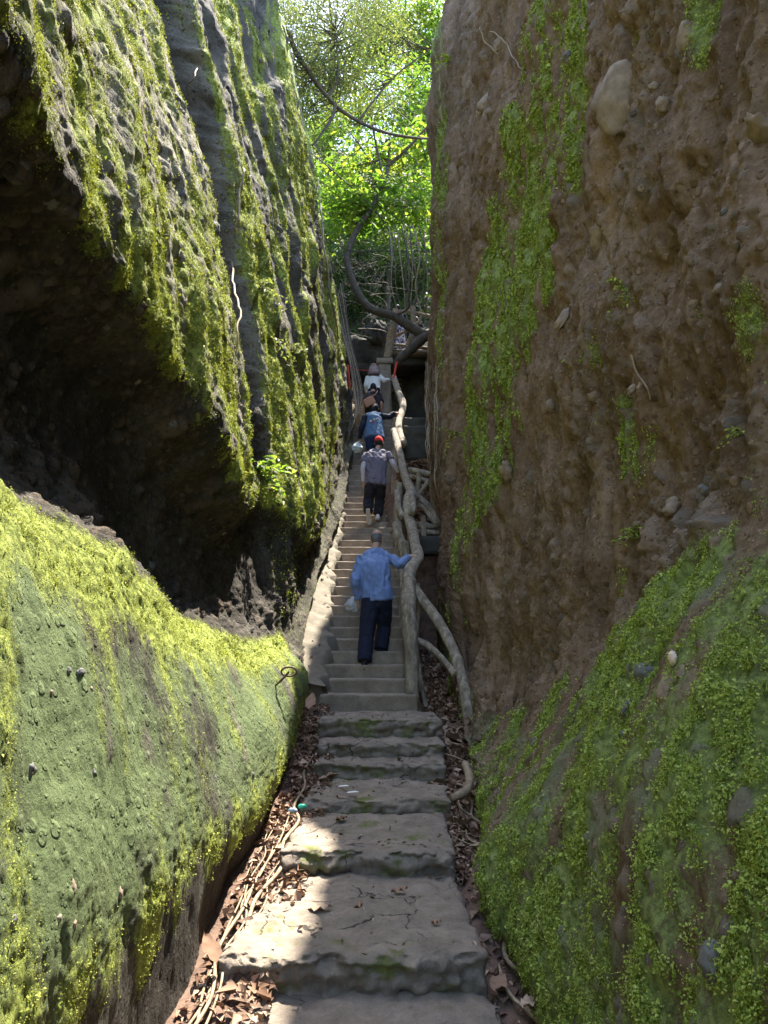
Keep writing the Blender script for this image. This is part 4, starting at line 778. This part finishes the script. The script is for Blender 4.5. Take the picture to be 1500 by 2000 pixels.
M['shoe_white'] = plain('white_shoe', [(.3, (.55, .54, .56)), (.7, (.7, .7, .7))], 10, .6, .1)
M['sole'] = plain('grey_sole', [(.3, (.3, .27, .22)), (.7, (.45, .41, .34))], 30, .8, .3)
M['lens'] = plain('eye', [(.4, (.02, .015, .01)), (.6, (.03, .02, .02))], 10, .2, 0)
mS, tS, bS = mat('speckled_skirt'); vo = nd(tS, 'ShaderNodeTexVoronoi'); vo.inputs['Scale'].default_value = 24; tS.links.new(nd(tS, 'ShaderNodeNewGeometry').outputs['Position'], vo.inputs['Vector'])
tS.links.new(ramp(tS, vo.outputs['Distance'], [(.34, (.72, .74, .8)), (.46, (.05, .07, .2))]), bS.inputs['Base Color']); M['skirt'] = mS

def fuse(parts, voxel, smooth=4, fold=0.0, fs=9, seed=0, droop=None):
    """one continuous surface out of overlapping closed shapes"""
    mb = MB()
    for V, F in parts: mb.add(V, F)
    V, F = mb.get(); me = new_mesh('tmp', V, F); o = bpy.data.objects.new('tmp', me); COL.objects.link(o)
    md = o.modifiers.new('r', 'REMESH'); md.mode = 'VOXEL'; md.voxel_size = voxel
    if smooth: sm = o.modifiers.new('s', 'SMOOTH'); sm.factor = .5; sm.iterations = smooth
    ev = o.evaluated_get(bpy.context.evaluated_depsgraph_get()); m2 = bpy.data.meshes.new_from_object(ev)
    n = len(m2.vertices); V = np.empty(n * 3); m2.vertices.foreach_get('co', V); V = V.reshape(-1, 3); N = np.empty(n * 3); m2.vertices.foreach_get('normal', N); N = N.reshape(-1, 3)
    F = [tuple(p.vertices) for p in m2.polygons]; bpy.data.objects.remove(o); bpy.data.meshes.remove(m2)
    if fold:
        a = fbm(np.column_stack([V[:, 0] * .9 + V[:, 2] * .5, V[:, 1] * .8, V[:, 2] * .35 - V[:, 0] * .6]) * fs + seed, 3); rid = 1 - np.abs(a) * 2
        V = V + N * (fold * (rid - .4))[:, None]
    return V, F
def nrm(v): v = np.asarray(v, float); return v / (np.linalg.norm(v) + 1e-9)
def torso_tube(C, R, flat): return tube(C, R, 18, 24, flat=flat, ref=(0, 1, .15))
def hand_parts(w, d, pn, curl, sgn, s=1.0):
    """palm and five bent fingers; d finger direction, pn palm normal, sgn thumb side"""
    d = nrm(d); pn = nrm(pn - np.dot(pn, d) * d); sd = np.cross(d, pn) * sgn; out = [tube([w - d * .03, w + d * .035 * s, w + d * .085 * s], [.026 * s, .04 * s, .038 * s], 10, 10, flat=.5, ref=pn)]
    for k, (o, L) in enumerate([(-.03, .072), (-.01, .082), (.011, .077), (.03, .06)]):
        b = w + d * .08 * s + sd * o * s; q = [b - d * .02]; ang = 0.
        for j in range(4): q.append(q[-1] + (d * math.cos(ang) + pn * math.sin(ang)) * L * s * .36); ang += curl * (.75 + .07 * k)
        out.append(tube(q, [.0095 * s, .0095 * s, .009 * s, .0085 * s, .007 * s], 7, 14))
    b = w + d * .03 * s + sd * -.036 * s; t = nrm(d * .6 - sd * .8 + pn * .35); out.append(tube([b, b + t * .03 * s, b + nrm(t + d * .5 + pn * .4) * .055 * s, b + nrm(t + d * .9 + pn * .8) * .075 * s], [.013 * s, .0115 * s, .0105 * s, .008 * s], 7, 12))
    return out
def shoe(parent, heel, fwd, up, mup, msole, L=.27):
    f = nrm(fwd); u = nrm(up - np.dot(up, f) * f); s = np.cross(f, u)
    prof = [(-.02, .036, .05, .045), (.05, .04, .055, .05), (.11, .042, .05, .045), (.18, .048, .036, .034), (.235, .04, .028, .026), (.265, .02, .018, .018)]; seg = 12; V = []
    for y, wd, h, cz in prof:
        for a in np.linspace(0, 2 * math.pi, seg, endpoint=False): V.append(heel + f * y * L / .27 + s * wd * math.cos(a) + u * (max(-cz + .012, h * math.sin(a)) + cz))
    F = [(i * seg + j, i * seg + (j + 1) % seg, (i + 1) * seg + (j + 1) % seg, (i + 1) * seg + j) for i in range(5) for j in range(seg)] + [tuple(range(seg))[::-1], tuple(range(5 * seg, 6 * seg))]
    sh = obj('shoe', np.array(V), F, M[mup], parent)
    out = [(-.035, 0), (-.025, -.033), (.05, -.041), (.12, -.042), (.19, -.051), (.24, -.042), (.275, -.012), (.275, .012), (.24, .042), (.19, .051), (.12, .042), (.05, .041), (-.025, .033)]; n = len(out)
    V = [heel + f * y * L / .27 + s * x + u * z for z in (-.012, .014) for y, x in out]
    obj('sole', np.array(V), [tuple(range(n)), tuple(range(n, 2 * n))[::-1]] + [(i, i + n, (i + 1) % n + n, (i + 1) % n) for i in range(n)], M[msole], sh, smooth=False)
def person(label, J, S):
    """J joints in metres; S style"""
    g = {k: np.asarray(v, float) for k, v in J.items()}; root = thing('person', label, 'person', (g['ankL'] + g['ankR']) / 2 - [0, 0, .08], S.get('group'))
    hs = S.get('scale', 1.0); hd = g['head']; f = nrm(S.get('face', (0.05, 1, .1))); u = nrm(S.get('hup', (0, .25, 1))); u = nrm(u - np.dot(u, f) * f); rt = np.cross(f, u); Rm = np.stack([rt, f, u])
    def hp(x, y, z): return hd + (np.array([x, y, z]) * hs) @ Rm
    B = [blob(hd, np.array((.075, .092, .112)) * hs, 14, 18, rot=Rm.T), blob(hp(0, .025, -.055), np.array((.058, .06, .065)) * hs, 10, 12, rot=Rm.T), blob(hp(0, .095, -.015), np.array((.014, .02, .024)) * hs, 8, 8, rot=Rm.T), blob(hp(0, .082, -.06), np.array((.024, .012, .009)) * hs, 6, 10, rot=Rm.T), blob(hp(0, .08, .02), np.array((.05, .014, .011)) * hs, 6, 10, rot=Rm.T)]
    for s in (-1, 1): B.append(blob(hp(s * .079, -.005, -.012), np.array((.012, .02, .032)) * hs, 8, 8, rot=Rm.T))
    B += [tube([g['neck'] - [0, .02, .05], g['neck'], hp(0, -.015, -.06)], [.06 * hs, .054 * hs, .052 * hs], 12, 10), tube([g['pelvis'], (g['pelvis'] + g['chest']) / 2, g['chest'], g['neck']], np.array([.11, .1, .11, .045]) * hs, 14, 16, flat=.6, ref=(0, 1, .1)), tube([g['shL'], g['neck'] * .5 + (g['shL'] + g['shR']) * .25 - [0, 0, .03], g['shR']], [.02, .045, .02], 10, 12)]
    for s in 'LR':
        B.append(tube([g['sh' + s] * .75 + g['el' + s] * .25, g['el' + s], g['wr' + s]], [.04 * hs, .037 * hs, .025 * hs], 10, 16)); B.append(tube([g['hip' + s], g['kn' + s], g['ank' + s]], [.07 * hs, .05 * hs, .036 * hs], 10, 16))
        h = S['hand' + s]; B += hand_parts(g['wr' + s], h[0], h[1], h[2], h[3], hs)
    V, F = fuse(B, .0068, 2); obj('body', V, F, M['skin'], root)
    for s in (-1, 1): V, F = blob(hp(s * .03, .083, .002), (.011, .008, .008), 6, 8); obj('eye', V, F, M['lens'], root)
    # hair
    def shell(sc, keep, mname, name='hair', nz=.04):
        V, F = blob((0, 0, 0), np.array((.075, .092, .112)) * sc, 22, 30, nz, 9, 3); F = [q for q in F if keep(V[list(q)].mean(0) / .1)]; obj(name, V * hs @ Rm + hd, F, M[mname], root)
    H = S['hair']
    if H == 'bald': shell(1.035, lambda c: -.75 < c[2] < .55 and c[1] < .35 - .1 * c[2] and not (c[2] < -.25 and abs(c[0]) > .55), 'hair_grey')
    else:
        shell(1.07, lambda c: c[1] < .3 + .8 * max(0, c[2]) and c[2] > -.75, 'hair_brown' if H == 'long' else 'hair_black')
        if H == 'pony':
            V, F = fuse([blob(hp(0, -.1, .035), np.array((.05, .045, .05)) * hs, 8, 10), tube([hp(-.01, -.11, .03), hp(-.035, -.14, -.05), hp(-.045, -.12, -.13)], [.045, .05, .03], 10, 14)], .012, 3, .004, 20); obj('ponytail', V, F, M['hair_black'], root)
        if H == 'long':
            V, F = fuse([tube([hp(0, -.02, .1), hp(0, -.04, .02), g['neck'] + [0, -.07, .06], g['neck'] + [0, -.13, -.03], g['neck'] + [0, -.16, -.1]], [.07, .1, .13, .155, .15], 16, 16, flat=.45, ref=f)], .012, 3, .007, 16); obj('long_hair', V, F, M['hair_brown'], root)
    if S.get('cap'):
        shell(1.16, lambda c: c[2] > .12 - .1 * c[1], 'red_cap', 'cap', .015)
        V = [];
        for i, a in enumerate(np.linspace(-1.2, 1.2, 11)):
            for rr in (.085, .16): V.append(hp(math.sin(a) * (.075 if rr < .1 else .085), math.cos(a) * rr, .03 - (rr - .085) * .25))
        V = np.array(V); V = np.concatenate([V, V + u * .006]); nn = 22; F = [(2 * i, 2 * i + 1, 2 * i + 3, 2 * i + 2) for i in range(10)] + [(nn + 2 * i, nn + 2 * i + 2, nn + 2 * i + 3, nn + 2 * i + 1) for i in range(10)] + [(2 * i + 1, nn + 2 * i + 1, nn + 2 * i + 3, 2 * i + 3) for i in range(10)]
        obj('cap_brim', V, F, M['red_cap'], root)
    # trousers / skirt
    vx = S.get('voxel', .013); lw = S.get('leg', (.1, .085, .085)); hw = S.get('hipw', .165)
    if S.get('skirt'):
        V, F = fuse([tube([g['pelvis'] + [0, 0, .1], g['pelvis'], (g['knL'] + g['knR']) / 2, (g['ankL'] + g['ankR']) / 2 + [0, 0, .1]], [.13, .17, .21, .25], 18, 20, flat=.75, ref=(0, 1, 0))], vx, 2, .012, 10); obj('skirt', V, F, M[S['skirt']], root)
    else:
        T = [tube([g['pelvis'] + [0, 0, .1], g['pelvis'] + [0, 0, .02], (g['hipL'] + g['hipR']) / 2 - [0, 0, .08]], [hw * .85, hw, hw * .8], 16, 12, flat=.72, ref=(0, 1, .1))]
        for s in 'LR': T.append(tube([g['hip' + s] + [0, 0, .02], g['hip' + s] * .5 + g['kn' + s] * .5, g['kn' + s], g['kn' + s] * .45 + g['ank' + s] * .55, g['ank' + s] + [0, 0, .012]], [lw[0] * 1.05, lw[0], lw[1], lw[1] * .98, lw[2]], 14, 24, flat=1.05))
        V, F = fuse(T, vx, 4, S.get('tfold', .008), 11, 5); obj('trousers', V, F, M[S['trousers']], root)
    # top
    def top(name, m, lo, wd, sleeve, grow=0.0, fold=.009, arms='LR', seedk=1):
        hem = g['pelvis'] + (g['pelvis'] - g['chest']) * lo; sh = (g['shL'] + g['shR']) / 2
        C = [hem, g['pelvis'] * .6 + g['chest'] * .4, g['chest'], sh - nrm(g['chest'] - g['pelvis']) * .0 + [0, 0, -.03], g['neck'] - [0, .012, .012]]
        T = [torso_tube(C, np.array([wd[0], wd[1], wd[2], wd[3], .066 * hs]) + grow, .66), tube([g['shL'] + nrm(g['shR'] - g['shL']) * .03, sh + (g['neck'] - sh) * .55, g['shR'] + nrm(g['shL'] - g['shR']) * .03], [.06 + grow, .075 + grow, .06 + grow], 12, 14)]
        for s in arms:
            if sleeve > 1: T.append(tube([g['sh' + s], (g['sh' + s] + g['el' + s]) / 2, g['el' + s], (g['el' + s] + g['wr' + s]) / 2, g['wr' + s]], np.array([.072, .068, .062, .056, .047]) * S.get('sleevew', 1) + grow, 12, 22))
            elif sleeve > 0: T.append(tube([g['sh' + s], g['sh' + s] * .5 + g['el' + s] * .5, g['sh' + s] * (1 - sleeve) + g['el' + s] * sleeve], np.array([.072, .078, .08]) * S.get('sleevew', 1), 12, 14))
        V, F = fuse(T, vx, 3, fold, 8, seedk); return obj(name, V, F, M[m], root)
    S['top'](top, root, g)
    for s in 'LR':
        sf = S.get('shoe' + s, ((0, 1, -.03), (0, 0, 1))); shoe(root, g['ank' + s] - nrm(sf[1]) * .085 - nrm(sf[0]) * .04, np.array(sf[0], float), np.array(sf[1], float), S['shoes'][0], S['shoes'][1], S.get('shoel', .27))
    return root
down = np.array([0, 0, -1.])
# man in the blue shirt
J = dict(head=A(736, 1051, 9.98), neck=A(733, 1074, 9.9), chest=A(732, 1110, 9.8), pelvis=A(737, 1166, 9.75), shL=A(708, 1089, 9.84), elL=A(693, 1136, 9.72), wrL=A(699, 1170, 9.82), shR=A(759, 1087, 9.9), elR=A(781, 1103, 9.84), wrR=rp(800, 1087, -.17),
         hipL=A(724, 1174, 9.74), knL=A(716, 1238, 9.66), ankL=A(712, 1293, 9.52), hipR=A(749, 1172, 9.76), knR=A(750, 1222, 9.96), ankR=A(744, 1270, 9.86))
def blue_top(top, root, g):
    o = top('shirt', 'blue_shirt', .16, (.195, .2, .195, .17), 2, 0, .016)
    V, F = tube([g['neck'] + [-.055, .02, -.005], g['neck'] + [-.03, -.05, .0], g['neck'] + [.03, -.05, .0], g['neck'] + [.055, .02, -.005]], [.022], 8, 16); obj('collar', V, F, M['blue_shirt'], o)
person('man in blue long sleeved shirt and navy trousers holding the handrail', J, dict(hair='bald', trousers='navy', top=blue_top, shoes=('shoe_black', 'shoe_black'), handL=(np.array([.1, .2, -1]), np.array([1, .1, 0.]), .35, 1), handR=(np.array([1, .12, -.1]), np.array([.1, 1, -.3]), .5, 1), leg=(.105, .09, .088), sleevew=.98, face=(.2, 1, -.1), hup=(0, .35, 1), voxel=.011))
# man in the red cap, heel lifted
J = dict(head=A(740, 864, 14.5), neck=A(737, 880, 14.42), chest=A(735, 902, 14.32), pelvis=A(733, 940, 14.22), shL=A(716, 887, 14.36), elL=A(709, 913, 14.26), wrL=A(709, 940, 14.36), shR=A(756, 886, 14.4), elR=A(768, 905, 14.36), wrR=A(778, 921, 14.5),
         hipL=A(724, 945, 14.2), knL=A(720, 978, 14.28), ankL=A(719, 999, 13.98), hipR=A(743, 945, 14.22), knR=A(742, 976, 14.42), ankR=A(738, 1006, 14.28))
def grey_top(top, root, g):
    for s in 'LR':
        V, F = fuse([tube([g['sh' + s] * .4 + g['el' + s] * .6, g['el' + s], (g['el' + s] + g['wr' + s]) / 2, g['wr' + s]], [.05, .047, .043, .036], 12, 18)], .012, 2, .003); obj('arm_sleeve', V, F, M['sleeve'], root)
    top('t_shirt', 'grey_tee', .2, (.2, .2, .205, .185), .62, 0, .02)
person('man in red cap and grey tee stepping up with one sole showing', J, dict(hair='short', cap=1, trousers='black_cloth', top=grey_top, shoes=('shoe_white', 'sole'), shoeL=((.12, .35, -1), (0, 1, .35)), handL=(np.array([0, .2, -1]), np.array([1, 0, 0.]), .35, 1), handR=(np.array([.9, .3, -.3]), down, .5, 1), leg=(.105, .095, .085), tfold=.014, face=(.2, 1, 0)))
# woman in the denim vest
J = dict(head=A(733, 798, 16.35), neck=A(731, 809, 16.2), chest=A(731, 826, 16.1), pelvis=A(731, 852, 15.95), shL=A(713, 814, 16.1), elL=A(706, 836, 15.98), wrL=A(703, 857, 16.08), shR=A(746, 813, 16.15), elR=A(760, 814, 16.2), wrR=A(770, 806, 16.25),
         hipL=A(722, 856, 15.9), knL=A(724, 884, 15.98), ankL=A(724, 905, 15.8), hipR=A(740, 856, 15.95), knR=A(738, 880, 16.15), ankR=A(737, 898, 16.0))
def denim_top(top, root, g):
    top('sweater', 'navy', .1, (.17, .17, .17, .15), 2, 0, .006)
    v = top('denim_vest', 'denim', .2, (.215, .2, .185, .16), 0, .012, .007)
    for k, (px, py, m, s) in enumerate([(724, 822, 'white_knit', .024), (731, 819, 'white_knit', .024), (728, 824, 'red_cap', .022), (736, 817, 'white_knit', .016), (739, 816, 'white_knit', .014), (738, 822, 'white_knit', .012)]):
        c = A(px, py, 15.93); V = [c + np.array([s * x, .0, s * z]) for x, z in ((0, -1), (.9, .1), (.85, .65), (.45, .85), (0, .45), (-.45, .85), (-.85, .65), (-.9, .1))]
        V = np.array(V); V = np.concatenate([V, V + [0, .08, 0]]); obj('heart_patch', V, [tuple(range(8)), tuple(range(8, 16))[::-1]] + [(i, (i + 1) % 8, (i + 1) % 8 + 8, i + 8) for i in range(8)], M[m], v, smooth=False)
person('woman in denim vest with heart patches, arm out to the handrail', J, dict(hair='pony', trousers='jean', top=denim_top, shoes=('shoe_black', 'sole'), handL=(np.array([0, .1, -1]), np.array([1, 0, 0.]), .8, 1), handR=(np.array([1, .1, -.1]), down, .6, 1), leg=(.1, .085, .075), scale=.95, hipw=.18))
# woman with the brown bag
J = dict(head=A(729, 757, 17.35), neck=A(728, 766, 17.25), chest=A(728, 780, 17.15), pelvis=A(728, 802, 17.0), shL=A(717, 774, 17.2), elL=A(713, 790, 17.1), wrL=A(712, 806, 17.15), shR=A(741, 774, 17.2), elR=A(745, 790, 17.1), wrR=A(744, 806, 17.2),
         hipL=A(722, 806, 17.0), knL=A(723, 830, 17.1), ankL=A(723, 850, 16.95), hipR=A(735, 806, 17.0), knR=A(735, 826, 17.2), ankR=A(735, 842, 17.1))
person('woman in black tee wearing a brown shoulder bag', J, dict(hair='short', trousers='black_cloth', top=lambda top, root, g: top('t_shirt', 'black_cloth', .15, (.18, .17, .17, .15), .7, 0, .008), shoes=('shoe_black', 'sole'), handL=(np.array([0, .1, -1]), np.array([1, 0, 0.]), .6, 1), handR=(np.array([0, .2, -1]), np.array([-1, 0, 0.]), .4, -1), scale=.93, leg=(.095, .08, .07)))
# woman in white
J = dict(head=A(730, 718, 18.45), neck=A(730, 729, 18.38), chest=A(730, 744, 18.25), pelvis=A(731, 766, 18.1), shL=A(719, 737, 18.3), elL=A(715, 752, 18.2), wrL=A(716, 766, 18.3), shR=A(741, 736, 18.35), elR=A(750, 743, 18.3), wrR=A(760, 742, 18.4),
         hipL=A(725, 769, 18.1), knL=A(726, 790, 18.2), ankL=A(726, 809, 18.1), hipR=A(737, 769, 18.1), knR=A(737, 786, 18.3), ankR=A(737, 802, 18.25))
person('woman with long brown hair in white knit top, leading the climb', J, dict(hair='long', trousers='navy', top=lambda top, root, g: top('knit_top', 'white_knit', .12, (.16, .155, .165, .145), 2, 0, .006), shoes=('shoe_black', 'sole'), handL=(np.array([0, .1, -1]), np.array([1, 0, 0.]), .5, 1), handR=(np.array([1, .1, -.2]), down, .5, 1), scale=.93, leg=(.09, .075, .065)))
# two people up on the landing, one on the bank path
def stander(label, x, y, z, h, S, turn=0.0):
    k = h / 1.65; P = lambda a, b, c: np.array([x, y, z]) + np.array([a * math.cos(turn) - b * math.sin(turn), a * math.sin(turn) + b * math.cos(turn), c]) * k
    J = dict(head=P(0, .06, 1.53), neck=P(0, .02, 1.38), chest=P(0, 0, 1.2), pelvis=P(0, 0, .92), shL=P(-.17, 0, 1.33), elL=P(-.22, -.02, 1.05), wrL=P(-.2, .1, .83), shR=P(.17, 0, 1.33), elR=P(.24, .03, 1.07), wrR=P(.12, .22, 1.05), hipL=P(-.09, 0, .88), knL=P(-.09, .03, .48), ankL=P(-.1, -.02, .085), hipR=P(.09, 0, .88), knR=P(.09, .03, .48), ankR=P(.1, .04, .085))
    S = dict(dict(handL=(np.array([0, .2, -1]), np.array([1, 0, 0.]), .4, 1), handR=(np.array([-.6, .6, .2]), down, .5, 1), shoes=('shoe_black', 'sole'), scale=.95 * k, leg=(.095, .08, .07), face=(-math.sin(turn), math.cos(turn), -.1)), **S); return person(label, J, S)
stander('woman in dark top and blue speckled skirt on the high landing', A(778, 690, 20.5)[0], 20.5, LZ, 1.58, dict(hair='short', skirt='skirt', top=lambda top, root, g: top('top', 'navy', .05, (.165, .16, .165, .145), 2, 0, .006)), .3)
stander('person in black clothes behind the woman in the speckled skirt', A(812, 690, 21.4)[0], 21.4, LZ, 1.62, dict(hair='short', trousers='black_cloth', top=lambda top, root, g: top('jacket', 'black_cloth', .1, (.18, .18, .18, .16), 2, 0, .006)), -.4)
c = A(800, 640, 20.4); c = None
# carried things
M['clear_bag'], tB, bB = mat('clear_plastic'); bB.inputs['Base Color'].default_value = (.75, .78, .82, 1); bB.inputs['Roughness'].default_value = .15; bB.inputs['Transmission Weight'].default_value = .45; bB.inputs['Alpha'].default_value = .9
bump(tB, bB, noise_node(tB, 35, 6, .7), .9, .02)
M['white_bag'], tB, bB = mat('white_plastic'); bB.inputs['Base Color'].default_value = (.6, .7, .72, 1); bB.inputs['Roughness'].default_value = .25; bB.inputs['Transmission Weight'].default_value = .15; bump(tB, bB, noise_node(tB, 25, 6, .7), .9, .03)
M['tan_leather'] = plain('tan_leather', [(.3, (.3, .13, .07)), (.7, (.42, .2, .12))], 20, .5, .2); M['stripe'] = plain('brown_contents', [(.35, (.08, .05, .05)), (.5, (.45, .42, .4)), (.65, (.25, .15, .13))], 26, .5, .2)
def carrier(label, c, r, mt, seed, handle_to, inner=None):
    b = thing('plastic_bag', label, 'bag', c - [0, 0, r[2]]); V, F = blob(c, r, 22, 28, .28, 2.6, seed); up = np.clip((V[:, 2] - c[2]) / r[2], 0, 1); V[:, :2] = c[:2] + (V[:, :2] - c[:2]) * (1 - .55 * up[:, None]); obj('bag', V, F, M[mt], b)
    if inner: V, F = blob(c - [0, 0, r[2] * .12], np.array(r) * .7, 12, 16, .2, 3, seed + 1); obj('contents', V, F, M[inner], b)
    V, F = tube([c + [0, 0, r[2] * .8], (c + handle_to) / 2 + [.01, 0, r[2] * .5], handle_to], [.02, .016, .014], 8, 12, .2); obj('handle', V, F, M[mt], b)
carrier('clear crumpled bag of things in the blue shirted man\'s left hand', A(689, 1181, 9.9), (.095, .09, .1), 'clear_bag', 3, A(699, 1176, 9.88), 'stripe')
carrier('pale blue carrier bag hanging from the denim vest woman\'s hand', A(698, 874, 16.05), (.13, .11, .12), 'white_bag', 5, A(703, 862, 16.08))
M['lime'] = plain('lime_plastic', [(.3, (.35, .42, .08)), (.7, (.5, .55, .15))], 20, .4, .2); carrier('small lime green bag dangling beside the woman in the black tee', A(708, 818, 17.0), (.05, .05, .075), 'lime', 7, A(712, 810, 17.1))
c = A(721, 785, 16.86); sb = thing('shoulder_bag', 'boxy brown leather bag on the back of the woman in black', 'bag', c)
V, F = block(-.13, .13, -.05, .05, -.1, .1, .02, .004, .02, 4); a = .5; V = np.column_stack([V[:, 0] * math.cos(a) - V[:, 2] * math.sin(a), V[:, 1], V[:, 0] * math.sin(a) + V[:, 2] * math.cos(a)]) + c; obj('pouch', V, F, M['tan_leather'], sb)
V, F = tube([c + [.05, .0, .12], A(735, 768, 17.0), A(737, 763, 17.2), A(733, 775, 17.4)], [.013], 6, 20, flat=.4); obj('strap', V, F, M['tan_leather'], sb)
# straw hat of someone on the bank, and that person below it
hx = A(728, 690, 23.2); st_ = stander('person in a pale hat half hidden by branches on the upper bank', hx[0], 23.2, float(A(728, 618, 23.2)[2]) - 1.62, 1.6, dict(hair='short', trousers='black_cloth', top=lambda top, root, g: top('jacket', 'navy', .1, (.18, .18, .18, .16), 2, 0, .006)))
M['straw'] = plain('straw', [(.3, (.45, .42, .36)), (.7, (.6, .56, .48))], 40, .8, .3); hc = A(728, 618, 23.26)
V, F = fuse([blob(hc + [0, 0, .03], (.1, .11, .1), 10, 14), blob(hc, (.2, .2, .02), 8, 20)], .016, 2); obj('hat', V, F, M['straw'], st_)
